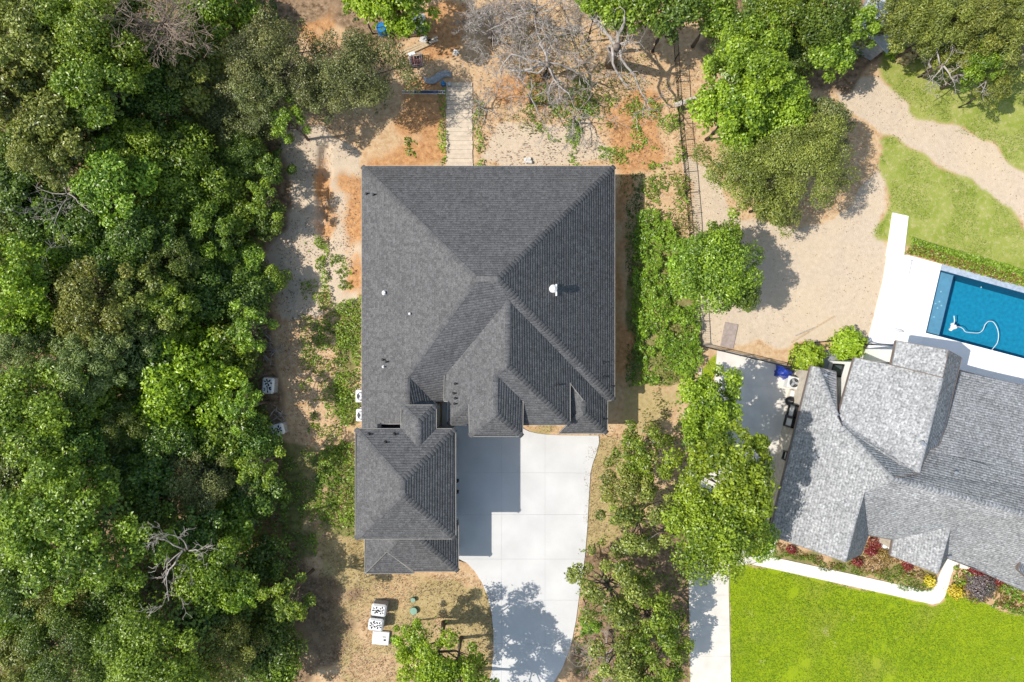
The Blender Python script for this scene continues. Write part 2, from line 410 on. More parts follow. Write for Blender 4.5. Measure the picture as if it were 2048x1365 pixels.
    n_f = noise(3.2, 8, .65); n_m = noise(.8, 6); n_b = noise(.25, 4); n_g = noise(14, 4, .6)
    sand = mixc(rng_(n_m, .3, .7), (0.38, 0.225, 0.115), (0.50, 0.335, 0.19))
    sand = mixc(rng_(n_f, .38, .66), sand, (0.57, 0.42, 0.265))
    pale_c = mixc(rng_(n_f, .3, .7), (0.46, 0.37, 0.275), (0.57, 0.47, 0.36))
    pale_c = mixc(rng_(n_g, .62, .75, 0.0, .6), pale_c, (0.44, 0.35, 0.25))
    pale_c = mixc(rng_(n_b, .45, .7, 0.0, .5), pale_c, (0.56, 0.445, 0.31))
    c1 = mixc(fac('pale', n_m, .6), sand, pale_c)
    orc = mixc(rng_(n_f, .32, .66), (0.30, 0.14, 0.06), (0.56, 0.32, 0.15))
    c1 = mixc(fac('orange', n_f, 1.2, .25, .75), c1, orc)
    dry_c = mixc(rng_(n_f, .3, .7), (0.32, 0.24, 0.105), (0.46, 0.365, 0.19))
    c1 = mixc(fac('dry', n_f, 1.1, .35, .8), c1, dry_c)
    lit_c = mixc(rng_(n_f, .35, .65), (0.105, 0.068, 0.038), (0.36, 0.245, 0.155))
    c1 = mixc(fac('litter', n_f, .9, .4, .75), c1, lit_c)
    weed_c = mixc(rng_(n_f, .3, .7), (0.05, 0.085, 0.016), (0.17, 0.19, 0.05))
    c1 = mixc(fac('weed', n_f, 1.3, .45, .9, .75), c1, weed_c)
    c1 = mixc(rng_(n_g, .36, .28, 0.0, .5), c1, (0.12, 0.08, 0.045))
    law_c = mixc(rng_(n_m, .3, .7), (0.16, 0.25, 0.008), (0.26, 0.33, 0.012))
    law_c = mixc(rng_(n_g, .35, .7), law_c, (0.27, 0.35, 0.012))
    law_c = mixc(rng_(n_b, .5, .75, 0.0, .8), law_c, (0.27, 0.27, 0.05))
    bare = N.new('ShaderNodeTexNoise'); bare.inputs['Scale'].default_value = .55; bare.inputs['Detail'].default_value = 7; bare.inputs['Roughness'].default_value = .7
    L.new(tc.outputs['Object'], bare.inputs['Vector'])
    law_c = mixc(rng_(bare.outputs[0], .62, .72, 0.0, .7), law_c, (0.55, 0.44, 0.29))
    c1 = mixc(fac('lawn', n_f, .8), c1, law_c)
    l2 = mixc(rng_(n_m, .3, .7), (0.20, 0.255, 0.035), (0.33, 0.34, 0.10))
    l2 = mixc(rng_(n_f, .52, .7, 0.0, .7), l2, (0.46, 0.39, 0.22))
    c1 = mixc(fac('lawn2', n_f, 1.2, .35, .7), c1, l2)
    L.new(c1, B.inputs['Base Color']); B.inputs['Roughness'].default_value = .95; B.inputs['Specular IOR Level'].default_value = .1
    bp = N.new('ShaderNodeBump'); bp.inputs['Strength'].default_value = .55; bp.inputs['Distance'].default_value = .06
    L.new(n_g, bp.inputs['Height']); L.new(bp.outputs[0], B.inputs['Normal'])
    o = link('ground', me, m); tag(o, kind='structure')
    return o
build_ground()

# ---------------------------------------------------------------- paved surfaces
def clip_half(poly, nx, ny, c):
    """keep nx*x+ny*y<=c"""
    out = []
    for i in range(len(poly)):
        a = poly[i]; b = poly[(i + 1) % len(poly)]
        da = nx * a[0] + ny * a[1] - c; db = nx * b[0] + ny * b[1] - c
        if da <= 0: out.append(a)
        if (da < 0) != (db < 0) and abs(da - db) > 1e-9:
            t = da / (da - db); out.append((a[0] + (b[0] - a[0]) * t, a[1] + (b[1] - a[1]) * t))
    return out
def area(p):
    return abs(sum(p[i][0] * p[(i + 1) % len(p)][1] - p[(i + 1) % len(p)][0] * p[i][1] for i in range(len(p)))) / 2
def strip_cells(poly_w, lines):
    """split a polygon by successive (nx,ny,c) lines, returns the pieces"""
    pieces = [poly_w]
    for nx, ny, c in lines:
        nxt = []
        for p in pieces:
            a = clip_half(p, nx, ny, c); b = clip_half(p, -nx, -ny, -c)
            for q in (a, b):
                if len(q) >= 3 and area(q) > .02: nxt.append(q)
        pieces = nxt
    return pieces
def shrink(poly, d):
    """inset a roughly convex polygon by d"""
    a = sum(poly[i][0] * poly[(i + 1) % len(poly)][1] - poly[(i + 1) % len(poly)][0] * poly[i][1] for i in range(len(poly)))
    P = poly if a > 0 else poly[::-1]
    n = len(P); out = []
    for i in range(n):
        p0, p1, p2 = Vector(P[i - 1]), Vector(P[i]), Vector(P[(i + 1) % n])
        e1 = (p1 - p0); e2 = (p2 - p1)
        if e1.length < 1e-5 or e2.length < 1e-5: out.append(tuple(p1)); continue
        e1.normalize(); e2.normalize()
        n1 = Vector((-e1.y, e1.x)); n2 = Vector((-e2.y, e2.x)); b = n1 + n2
        if b.length < .2: out.append(tuple(p1 + n1 * d)); continue
        b.normalize(); k = d / max(.5, b.dot(n1)); out.append(tuple(p1 + b * k))
    return out
def smooth_poly(pts, it=2, keep=()):
    for _ in range(it):
        out = []
        for i in range(len(pts)):
            a = pts[i]; b = pts[(i + 1) % len(pts)]
            out.append((a[0] * .75 + b[0] * .25, a[1] * .75 + b[1] * .25)); out.append((a[0] * .25 + b[0] * .75, a[1] * .25 + b[1] * .75))
        pts = out
    return pts
def paved(name, poly_px, lines_px, m, z=.07, gap=.004):
    """setting: a bed sheet with concrete slabs laid on it as parts"""
    pw = PW(poly_px)
    base = MB().prism(pw, -.12, z - .025).build(name, JOINT); tag(base, kind='structure')
    lines = []
    for (x0, y0), (x1, y1) in lines_px:
        a = W(x0, y0); b = W(x1, y1); d = (b - a); nx, ny = -d.y, d.x; l = math.hypot(nx, ny); nx /= l; ny /= l
        lines.append((nx, ny, nx * a.x + ny * a.y))
    for p in strip_cells(pw, lines):
        MB().prism(shrink(p, gap), z - .024, z).build('slab', m, base)
    return base

DRIVE = [(884,806),(900,803),(940,850),(1044,850),(1046,857),(1058,863),(1075,867),(1095,869.5),(1120,870.5),(1160,871),(1198,871),(1198,885),(1194,903),(1186,925),(1181,945),(1178,990),(1175,1050),(1170,1110),(1165,1150),(1158,1195),(1152,1240),(1142,1290),(1125,1335),(1095,1385),(1060,1430),(960,1430),(975,1380),(983,1345),(987,1305),(987,1265),(983,1225),(975,1192),(964,1165),(950,1143),(934,1126),(918,1118),(905,1118),(905,860),(884,860)]
paved('driveway', DRIVE, [((1003,0),(1003,1400)), ((1090,0),(1090,1400)), ((0,936),(2048,954)), ((0,1029),(2048,1029)), ((0,1118),(2048,1118)), ((0,1200),(2048,1200)), ((0,1275),(2048,1300)), ((0,1370),(2048,1370))], CONC)
paved('side_drive', [(1377,1140),(1458,1136),(1457,1180),(1463,1430),(1381,1430)], [((1300,1190),(1600,1190)), ((1300,1250),(1600,1250)), ((1300,1312),(1600,1312)), ((1300,1375),(1600,1375))], CONC2)
paved('parking_pad', [(1378,1138),(1385,1080),(1396,980),(1412,880),(1428,770),(1434,698),(1480,708),(1560,728),(1612,741),(1640,760),(1600,900),(1565,1040),(1545,1112),(1500,1128),(1459,1134)], [((1300,1030),(1700,1075)), ((1300,940),(1700,985)), ((1300,830),(1700,880)), ((1300,745),(1700,795))], CONC2)
WALK = [(1502,1128.5),(1545,1114),(1700,1147.5),(1851,1181),(1863,1176),(1871,1166),(1878,1148),(1896,1112),(1950,1125),(1950,1140),(1908,1135),(1901,1150),(1895,1175),(1888,1194),(1878,1205),(1864,1208.5),(1700,1172)]
wl_ = []
for t in np.linspace(0.08, .98, 13):
    x = 1502 + (1864 - 1502) * t; y = 1128 + 80 * t
    wl_.append(((x, y), (x + 8.6, y - 40)))
paved('front_walk', WALK, wl_, mat('walk_concrete', (0.69, 0.66, 0.605), .85, .04, 1.5), z=.075, gap=.004)
# poured pool deck: a ring of slabs round the pool and the straight walk that leads away from it
deckp = [[(1784,426),(1816,433),(1807,511),(1771,513)], [(1773,513),(1815,511),(1882,529),(1850,666),(1842,700),(1734,684),(1742,654),(1755,602),(1765,563)],
         [(1850,666),(2140,742),(2140,800),(1900,760),(1842,700)], [(1735,683),(1842,700),(1900,760),(1870,790),(1725,735)], [(1882,529),(2140,600),(2138,612),(1880,541)]]
deck = MB().prism(PW([(1785,428),(1814,434),(1805,512),(1772,512)]), -.1, .04).build('pool_deck', JOINT); tag(deck, kind='structure')
for k, p in enumerate(deckp):
    mm = DECK if k != 4 else mat('coping_blue_grey', (0.36, 0.43, 0.53), .6, .12, 5)
    MB().prism(shrink(PW(p), .004), -.3 if k else -.1, .09 if k != 4 else .11).build('slab' if k != 4 else 'coping', mm, deck)
# wooden boards laid from the back of the house
bw = MB().prism(PW([(893,166),(944,166),(944,336),(893,336)]), -.1, .03).build('boardwalk', JOINT); tag(bw, kind='structure')
nb = 19
for k in range(nb):
    y0 = 166 + 170 * k / nb; y1 = 166 + 170 * (k + 1) / nb
    a = W(893 + random.uniform(-1.2, 1), y0); b = W(945 + random.uniform(-.8, 1), y1)
    o = MB().box(((a.x + b.x) / 2, (a.y + b.y) / 2, .055 + random.uniform(-.006, .01)), (b.x - a.x, abs(b.y - a.y) - (.012 if k > 6 else .03), .05), random.uniform(-.006, .006)).build('plank', WOODP, bw)

# ---------------------------------------------------------------- pool
def build_pool():
    p = empty('swimming_pool', W(1996, 635, 0)); inv = Vector(p.location)
    tag(p, 'rectangular blue swimming pool with a shallow ledge and steps', 'pool')
    def loc(px, py, z): v = W(px, py) - inv; return (v.x, v.y, z)
    # surface outline in plan (water level about ground level); left = shallow shelf
    A, Bq, Cq, D = (1880,541), (2138,612), (2110,734), (1850,665)
    def at(t, s):
        x = (A[0] + (Bq[0] - A[0]) * t) * (1 - s) + (D[0] + (Cq[0] - D[0]) * t) * s
        y = (A[1] + (Bq[1] - A[1]) * t) * (1 - s) + (D[1] + (Cq[1] - D[1]) * t) * s
        return x, y
    plaster = mat('pool_plaster', (0.018, 0.30, 0.43), .8, .10, 4)
    shelf_m = mat('pool_shelf', (0.27, 0.37, 0.46), .8, .06, 3)
    ts = [0, .14, .158, .176, .194, 1.0]; zs = [-.42, -.75, -1.05, -1.4, -1.75]
    for k in range(5):
        mb = MB()
        q = [loc(*at(ts[k], 0), zs[k]), loc(*at(ts[k + 1], 0), zs[k]), loc(*at(ts[k + 1], 1), zs[k]), loc(*at(ts[k], 1), zs[k])]
        mb.add(q, [(3, 2, 1, 0)])
        if k: # riser
            r = [loc(*at(ts[k], 0), zs[k - 1]), loc(*at(ts[k], 0), zs[k]), loc(*at(ts[k], 1), zs[k]), loc(*at(ts[k], 1), zs[k - 1])]
            mb.add(r, [(0, 1, 2, 3)])
            # dark tile nosing on the tread edge
            e = [loc(*at(ts[k] - .007, 0.005), zs[k - 1] + .004), loc(*at(ts[k], 0.005), zs[k - 1] + .004), loc(*at(ts[k], .995), zs[k - 1] + .004), loc(*at(ts[k] - .007, .995), zs[k - 1] + .004)]
            MB().add(e, [(3, 2, 1, 0)])
            m2 = MB(); m2.add(e, [(3, 2, 1, 0)]); m2.build('step_edge', mat('pool_tile_dark', (0.01, 0.05, 0.10), .5, .1, 4), p)
        mb.build(['shelf', 'step', 'step', 'step', 'floor'][k], shelf_m if k == 0 else plaster, p)
    mb = MB()
    c = [loc(*A, 0), loc(*Bq, 0), loc(*Cq, 0), loc(*D, 0)]
    for i in range(4):
        a = c[i]; b = c[(i + 1) % 4]
        mb.add([(a[0], a[1], -2), (b[0], b[1], -2), (b[0], b[1], .05), (a[0], a[1], .05)], [(0, 1, 2, 3)])
    mb.build('basin_wall', mat('pool_tile', (0.03, 0.13, 0.22), .4, .2, 8), p)
    m = bpy.data.materials.new('water'); nt, N, L, B = nodes_of(m); N.remove(B)
    tr = N.new('ShaderNodeBsdfTransparent'); tr.inputs[0].default_value = (0.60, 0.84, 0.93, 1)
    gl = N.new('ShaderNodeBsdfGlossy'); gl.inputs['Roughness'].default_value = .03
    fr = N.new('ShaderNodeFresnel'); fr.inputs[0].default_value = 1.33
    ms = N.new('ShaderNodeMixShader'); L.new(fr.outputs[0], ms.inputs[0]); L.new(tr.outputs[0], ms.inputs[1]); L.new(gl.outputs[0], ms.inputs[2])
    L.new(ms.outputs[0], N['Material Output'].inputs['Surface'])
    tc = N.new('ShaderNodeTexCoord'); nz = N.new('ShaderNodeTexNoise'); nz.inputs['Scale'].default_value = 5; nz.inputs['Detail'].default_value = 4
    L.new(tc.outputs['Object'], nz.inputs['Vector']); bp = N.new('ShaderNodeBump'); bp.inputs['Strength'].default_value = .35; bp.inputs['Distance'].default_value = .05
    L.new(nz.outputs[0], bp.inputs['Height']); L.new(bp.outputs[0], gl.inputs['Normal']); L.new(bp.outputs[0], fr.inputs['Normal'])
    w = MB(); w.add([loc(*q, -.03) for q in (A, Bq, Cq, D)], [(3, 2, 1, 0)]); w.build('water', m, p)
    # floor fittings seen through the shelf
    for x, y in [(1889,583),(1886,603),(1890,611),(1878,607),(1882,616),(1875,634),(1963,575)]:
        l = loc(x, y, -.415 if x < 1900 else -.05)
        MB().cyl(l, .06, .02, 10).build('fitting', WHITEP, p)
build_pool()
def cleaner():
    b = W(1907, 655, -.02); root = empty('pool_cleaner', b)
    tag(root, 'white pool cleaner with a long curled hose afloat in the pool', 'pool cleaner')
    mb = MB().bbox((0, 0, .03), (.42, .3, .16), .3, .05); mb.build('body', WHITEP, root)
    MB().cyl((-.1, .2, -.02), .11, .08, 12).build('wheel', WHITEP, root); MB().cyl((-.22, -.16, -.02), .11, .08, 12).build('wheel', WHITEP, root)
    pts = [(1910,656),(1918,654),(1926,658),(1931,664),(1945,666),(1958,666),(1966,660),(1970,650),(1978,643),(1987,645),(1994,656),(1997,670),(1995,685),(1988,695),(1983,701)]
    P = [W(a, c, -.015) - b for a, c in pts]
    # smooth the hose
    out = []
    for i in range(len(P) - 1):
        p0 = P[max(i - 1, 0)]; p1 = P[i]; p2 = P[i + 1]; p3 = P[min(i + 2, len(P) - 1)]
        for t in (0, .25, .5, .75):
            out.append(.5 * ((2 * p1) + (p2 - p0) * t + (2 * p0 - 5 * p1 + 4 * p2 - p3) * t * t + (3 * p1 - p0 - 3 * p2 + p3) * t ** 3))
    out.append(P[-1])
    MB().tube(out, .023, 6).build('hose', WHITEP, root, True)
    MB().tube([W(1907, 652, 0) - b, W(1909, 642, 0) - b, W(1908, 632, 0) - b], .03, 6).build('tail_hose', WHITEP, root)
cleaner()

# ---------------------------------------------------------------- roofs
def plane_z(px, py, z0, gx, gy):
    kx = (px - 1024) / F; ky = -(py - 682.5) / F
    g = gx * kx + gy * ky
    return (z0 + g * H) / (1 + g)

class Roof:
    def __init__(s): s.V = {}; s.facets = []; s.tris = []
    def v(s, name, px, py, z):
        if isinstance(z, tuple): z = plane_z(px, py, *z)
        s.V[name] = W(px, py, z); return z
    def f(s, *names): s.facets.append(names)

def facet_frame(P):
    n = Vector((0, 0, 0))
    for i in range(len(P)):
        a = P[i]; b = P[(i + 1) % len(P)]
        n += Vector(((a.y - b.y) * (a.z + b.z), (a.z - b.z) * (a.x + b.x), (a.x - b.x) * (a.y + b.y)))
    if n.z < 0: n = -n
    n.normalize()
    d = Vector((n.x, n.y, 0))
    d = d - n * d.dot(n)          # down the slope
    if d.length < 1e-4: d = Vector((0, -1, 0))
    d.normalize(); u = -d         # up-slope
    v = n.cross(u)
    return n, u, v

def facet_tris(P):
    from mathutils.geometry import tessellate_polygon
    return tessellate_polygon([[Vector((p.x, p.y, 0)) for p in P]])
def spans(poly, t):
    xs = []
    for i in range(len(poly)):
        (v0, t0), (v1, t1) = poly[i], poly[(i + 1) % len(poly)]
        if (t0 > t) != (t1 > t): xs.append(v0 + (v1 - v0) * (t - t0) / (t1 - t0))
    xs.sort()
    return [(xs[i], xs[i + 1]) for i in range(0, len(xs) - 1, 2)]

def shingle_facet(P, out, course, tabw, lift, mottled, seed):
    r = np.random.default_rng(seed)
    n, u, v = facet_frame(P)
    o = P[0]
    poly = [((p - o).dot(v), (p - o).dot(u)) for p in P]
    pn = [(p - o).dot(n) for p in P]
    tris = []
    for ia, ib, ic in facet_tris(P):
        (x0, y0), (x1, y1), (x2, y2) = poly[ia], poly[ib], poly[ic]
        den = (y1 - y2) * (x0 - x2) + (x2 - x1) * (y0 - y2)
        if abs(den) > 1e-9: tris.append((x2, y2, y1 - y2, x2 - x1, y2 - y0, x0 - x2, den, pn[ia], pn[ib], pn[ic]))
    def off_n(x, y):
        best = None
        for (x2, y2, a, b, c, d, den, h0, h1, h2) in tris:
            l0 = (a * (x - x2) + b * (y - y2)) / den; l1 = (c * (x - x2) + d * (y - y2)) / den; l2 = 1 - l0 - l1
            q = min(l0, l1, l2)
            if best is None or q > best[0]: best = (q, l0 * h0 + l1 * h1 + l2 * h2)
            if q >= 0: break
        return best[1]
    tmin = min(t for _, t in poly); tmax = max(t for _, t in poly)
    t = tmin; k = 0
    def pt(vv, tt, h):
        q = o + v * vv + u * tt + n * (off_n(vv, tt) + h); return (q.x, q.y, q.z)
    while t < tmax - .01:
        t1 = min(t + course, tmax)
        sa = spans(poly, t + .004); sb = spans(poly, t1 - .004)
        if len(sa) != len(sb):
            sm = spans(poly, (t + t1) / 2); sa = sb = sm
        for (a0, a1), (b0, b1) in zip(sa, sb):
            lo = min(a0, b0); hi = max(a1, b1)
            x = lo - (k % 2) * tabw * .5 - r.random() * tabw * .3
            while x < hi:
                w = tabw * (.7 + .6 * r.random()); x1 = x + w
                c0 = max(x, a0); c1 = min(x1, a1); d0 = max(x, b0); d1 = min(x1, b1)
                if c1 - c0 > .01 or d1 - d0 > .01:
                    c0, c1 = (c0, c1) if c1 > c0 else ((a0, a0) if x1 <= a0 else (a1, a1))
                    d0, d1 = (d0, d1) if d1 > d0 else ((b0, b0) if x1 <= b0 else (b1, b1))
                    l = lift * (.75 + .5 * r.random())
                    tv = r.random() if not mottled else (r.random() ** 1.3)
                    out[0].extend([pt(c0, t, .004), pt(c1, t, .004), pt(c0 , t, l), pt(c1, t, l), pt(d1, t1, .006), pt(d0, t1, .006)])
                    b = len(out[0]) - 6
                    out[1].append((b, b + 1, b + 3, b + 2)); out[1].append((b + 2, b + 3, b + 4, b + 5))
                    out[2].extend([tv] * 6)
                x = x1
        t = t1; k += 1

def build_roof(R, house, origin, shing, deckm, fasc, course, tabw, lift, mottled, fh=.2, fasc_for=None, seed=1):
    mb = MB(); off = Vector(origin)
    edges = {}
    out = [[], [], []]
    for fi, names in enumerate(R.facets):
        P = [R.V[k] for k in names]
        n, u, v = facet_frame(P)
        # make the winding face up
        a = sum(P[i].x * P[(i + 1) % len(P)].y - P[(i + 1) % len(P)].x * P[i].y for i in range(len(P)))
        nm = list(names) if a > 0 else list(names)[::-1]
        Q = [R.V[k] - off for k in nm]
        tt = []
        for t3 in facet_tris(Q):
            i, j, k = t3
            ar = (Q[j].x - Q[i].x) * (Q[k].y - Q[i].y) - (Q[k].x - Q[i].x) * (Q[j].y - Q[i].y)
            tt.append((i, j, k) if ar > 0 else (i, k, j))
        mb.add([q - Vector((0, 0, .01)) for q in Q], tt)
        mb.add([q - Vector((0, 0, .12)) for q in Q], [t3[::-1] for t3 in tt])
        for i in range(len(nm)):
            e = tuple(sorted((nm[i], nm[(i + 1) % len(nm)])))
            edges.setdefault(e, []).append((nm[i], nm[(i + 1) % len(nm)], n, fi))
        shingle_facet(Q, out, course, tabw, lift, mottled, seed * 100 + fi)
    roof = mb.build('roof', deckm, house)
    me = mesh_np('shingles', np.array(out[0]), np.array(out[1]), 4, np.array(out[2]))
    tag(link('shingles', me, shing, roof), kind='stuff')
    # hip and ridge caps; eave and rake boards
    cv, cf, ct = [], [], []
    fb = MB()
    for e, uses in edges.items():
        a, b = R.V[e[0]] - off, R.V[e[1]] - off
        d = b - a; Ln = d.length
        if Ln < .15: continue
        if len(uses) == 2:
            n1, n2 = uses[0][2], uses[1][2]
            dn = d.normalized()
            sides = []
            for (p, q, nn, _) in uses:
                inn = nn.cross((R.V[q] - R.V[p]).normalized()); sides.append(inn)   # into the facet (ccw winding)
            if sides[0].z + sides[1].z > -.05: continue      # valley or nearly flat
            if abs(n1.dot(n2)) > .999: continue
            if a.z < b.z: p0, p1 = a, b
            else: p0, p1 = b, a
            m = max(1, int(Ln / .24)); 
            for k in range(m):
                q0 = p0 + (p1 - p0) * (k / m); q1 = p0 + (p1 - p0) * min(1, (k + 1.15) / m)
                wd = .17; h0, h1 = .03, .022
                up = (n1 + n2).normalized()
                base = len(cv)
                for q, h in ((q0, h0), (q1, h1)):
                    cv.extend([tuple(q + sides[0] * wd + n1 * h), tuple(q + up * (h + .012)), tuple(q + sides[1] * wd + n2 * h)])
                cv.extend([tuple(q0 + sides[0] * wd), tuple(q0), tuple(q0 + sides[1] * wd)])
                ct.extend([rng.random() * .8] * 9)
                cf.extend([(base, base + 1, base + 4, base + 3), (base + 1, base + 2, base + 5, base + 4), (base + 6, base + 7, base + 1, base), (base + 7, base + 8, base + 2, base + 1)])
        else:
            p, q = R.V[uses[0][0]] - off, R.V[uses[0][1]] - off
            dd = (q - p); hz = Vector((dd.y, -dd.x, 0)).normalized()   # outward for ccw winding
            w = .035
            vs = [p + Vector((0, 0, .012)), q + Vector((0, 0, .012)), q + hz * w + Vector((0, 0, .012)), p + hz * w + Vector((0, 0, .012)),
                  p - Vector((0, 0, fh)), q - Vector((0, 0, fh)), q + hz * w - Vector((0, 0, fh)), p + hz * w - Vector((0, 0, fh))]
            fb.add(vs, [(0, 3, 2, 1), (4, 5, 6, 7), (3, 7, 6, 2), (0, 1, 5, 4), (0, 4, 7, 3), (1, 2, 6, 5)])
    if cv:
        me = mesh_np('ridge_caps', np.array(cv), np.array(cf), 4, np.array(ct))
        tag(link('ridge_caps', me, shing, roof), kind='stuff')
    tag(fb.build('eave_boards', fasc, roof), kind='stuff')
    return roof

# ---- the charcoal-roofed house
s = .35
def yat(py, z): return W(0, py, z).y
def xat(px, z): return W(px, 0, z).x
ze = 3.4
xW, xE, yN = xat(724, ze), xat(1229, ze), yat(333, ze)
AW = (ze - s * xW, s, 0); AE = (ze + s * xE, -s, 0); AN = (ze + s * yN, 0, -s)
R1 = Roof()
R1.v('n1', 724, 333, ze); R1.v('n2', 1229, 333, ze); R1.v('e1', 1229, 801, ze)
zr = R1.v('rw', 952.5, 558, AN); R1.v('re', 996, 558, zr)
yr = R1.V['rw'].y
AS = (zr - .30 * yr, 0, .30)
zB = R1.v('v1', 1016, 600, AS)
xB = R1.V['v1'].x
R1.v('b1', 1014, 729, zB); yB = R1.V['b1'].y
BE = (zB + s * xB, -s, 0); BW = (zB - s * xB, s, 0); BS = (zB - s * yB, 0, s)
R1.v('v2', 889, 752, BW); R1.v('v3', 888, 803, AS); R1.v('v4', 866, 803, AS)
zE = R1.v('e0', 815, 751, AW); xE0 = R1.V['e0'].x
EE = (zE + s * xE0, -s, 0)
R1.v('e1b', 1212, 802, ze)
R1.f('n1', 'n2', 're', 'rw'); R1.f('n2', 'e1', 're')
R1.f('rw', 're', 'v1', 'v2', 'v3', 'v4', 'e0'); R1.f('re', 'e1', 'e1b', 'v1')
R1.v('es', 815, 812, AW)
R1.v('w1', 815, 866, AW); R1.v('w2', 802, 866, AW); R1.v('w3', 802, 848, AW); R1.v('w4', 760, 848, AW); R1.v('w5', 760, 866, AW); R1.v('w6', 724, 866, ze)
R1.f('n1', 'rw', 'e0', 'es', 'w1', 'w2', 'w3', 'w4', 'w5', 'w6')
R1.v('ee', 874, 810, EE)
R1.f('e0', 'v4', 'ee', 'es')
zD = R1.v('d0', 991, 749, BW); R1.v('d1', 991, 827, zD); xD = R1.V['d0'].x; yD = R1.V['d1'].y
DE = (zD + s * xD, -s, 0); DS = (zD - s * yD, 0, s)
R1.v('dsw', 939, 873, BW); R1.v('d3', 938, 807, BW); R1.v('bsw', 896, 850, BW); R1.v('b5', 896, 803, BW); R1.v('b6', 888, 803, BW)
R1.f('v1', 'b1', 'd0', 'd1', 'dsw', 'd3', 'bsw', 'b5', 'b6', 'v2')
R1.v('b7', 938, 850, BS); R1.f('bsw', 'd3', 'b7')
R1.v('dse', 1045, 873, DE); R1.v('d4', 1046, 803, BS)
R1.f('d1', 'dse', 'dsw'); R1.f('d0', 'd1', 'dse', 'd4')
R1.v('bse', 1140, 850, BS); R1.v('b8', 1046, 850, BS)
R1.f('b1', 'bse', 'b8', 'd4', 'd0')
R1.v('e2', 1215, 803, ze); R1.v('cse', 1214.5, 867, ze); R1.v('c1', 1166, 824, BE); R1.v('c2', 1169, 803, BE); R1.v('c3', 1140, 766, BE)
R1.f('v1', 'e1b', 'e2', 'cse', 'c1', 'c2', 'c3', 'bse', 'b1')
R1.v('csw', 1118, 867, ze); R1.v('c5', 1137, 848, 3.62)
R1.f('c1', 'cse', 'csw', 'c5'); 
zc3 = R1.V['c3'].z
R1.v('c6', 1139, 770, zc3 - .35)
R1.f('c6', 'c2', 'c1', 'c5')
# garage block, taller, with a small hipped link to the north
zf = 5.4
fxW, fxE, fyN, fyS = xat(711, zf), xat(911, zf), yat(858.5, zf), yat(1078, zf)
FW = (zf - s * fxW, s, 0); FE = (zf + s * fxE, -s, 0); FN = (zf + s * fyN, 0, -s); FS = (zf - s * fyS, 0, s)
R1.v('fnw', 711, 858.5, zf); R1.v('fne', 911, 858.5, zf); R1.v('fse', 911, 1078, zf); R1.v('fsw', 711, 1078, zf)
zfr = R1.v('fr1', 805, 964, FN); R1.v('fr2', 805, 989, FS)
zg = R1.v('gr2', 836.5, 896, FN); R1.v('gr1', 836.5, 846, zg)
R1.v('g1', 803, 811, zf); R1.v('g2', 872, 811, zf); R1.v('g3', 872, 858.5, zf); R1.v('g4', 802, 858.5, zf)
R1.f('fnw', 'g4', 'gr2', 'g3', 'fne', 'fr1'); R1.f('fnw', 'fr1', 'fr2', 'fsw'); R1.f('fne', 'fse', 'fr2', 'fr1'); R1.f('fsw', 'fr2', 'fse')
R1.f('g1', 'g2', 'gr1'); R1.f('g1', 'gr1', 'gr2', 'g4'); R1.f('g2', 'g3', 'gr2', 'gr1')
# low roof round the garage's south end
zh = 2.8
hxW, hxE, hyS = xat(729.5, zh), xat(916.5, zh), yat(1143, zh)
HW = (zh - s * hxW, s, 0); HE = (zh + s * hxE, -s, 0); HS = (zh - s * hyS, 0, s)
R1.v('hsw', 730, 1147, zh); R1.v('hs2', 828, 1147, zh - .02); R1.v('hse', 916.5, 1143, zh); R1.v('hne', 916.5, 1040, zh); R1.v('hn2', 905, 1040, HE)
R1.v('h1', 800, 1072, HS); R1.v('h2', 833, 1072, HS); R1.v('h3', 773, 1104, HS); R1.v('hs3', 828, 1143, zh + .06)
R1.v('h4', 773.2, 1104.2, R1.V['h3'].z - .12); R1.v('hnw', 730, 1050, zh); R1.v('hn3', 760, 1050, HW)
R1.f('h1', 'h2', 'hse', 'hs3', 'h3'); R1.f('h4', 'hs2', 'hsw'); R1.f('hnw', 'hn3', 'h1', 'h3', 'hsw'); R1.f('hse', 'hne', 'hn2', 'h2')

base1 = W(960, 640, 0)
HOUSE = empty('house', base1)
tag(HOUSE, 'new house with a charcoal shingle roof of many hips and a garage wing', 'house')
build_roof(R1, HOUSE, base1, SHING, DECKM, FASC, .165, .19, .012, False, fh=.2, seed=1)
def wall_box(x0, x1, y0, y1, z1, m=BRICKW, parent=None, off=base1, z0=-.1):
    MB().box(((x0 + x1) / 2 - off.x, (y0 + y1) / 2 - off.y, (z0 + z1) / 2), (abs(x1 - x0), abs(y1 - y0), z1 - z0)).build('wall', m, parent)
ov = .45
wall_box(xW + ov, xE - ov, yat(795, 3.2), yN - ov, 3.3, BRICKW, HOUSE)
wall_box(xat(889, 4.5) + ov, xat(1045, 4.5) - .3, yat(850, 4.5) + ov, yat(780, 3.2), R1.V['bsw'].z - .12, BRICKW, HOUSE)
wall_box(xat(1045, 4.5) - .25, xat(1138, 4.4), yat(850, 4.5) + .9, yat(780, 3.2), R1.V['bse'].z - .2, BRICKW, HOUSE)
wall_box(xat(938, 5.3) + .35, xat(1045, 5.3) - .35, yat(873, 5.3) + .35, yat(800, 5.3), R1.V['dsw'].z - .15, BRICKW, HOUSE)
wall_box(xat(1138, 4.4) + .02, xat(1215, ze) - ov, yat(867, ze) + ov, yat(790, 3.2), 3.15, BRICKW, HOUSE)
wall_box(xW + ov, xat(800, 3.4), fyN - .3, yat(790, 3.2), 3.25, BRICKW, HOUSE)
wall_box(fxW + ov, fxE - ov, fyS + ov, fyN - ov, 5.25, BRICKW, HOUSE)
wall_box(xat(803, zf) + .3, xat(872, zf) - .3, fyN - .5, yat(811, zf) - .35, 5.25, BRICKW, HOUSE)
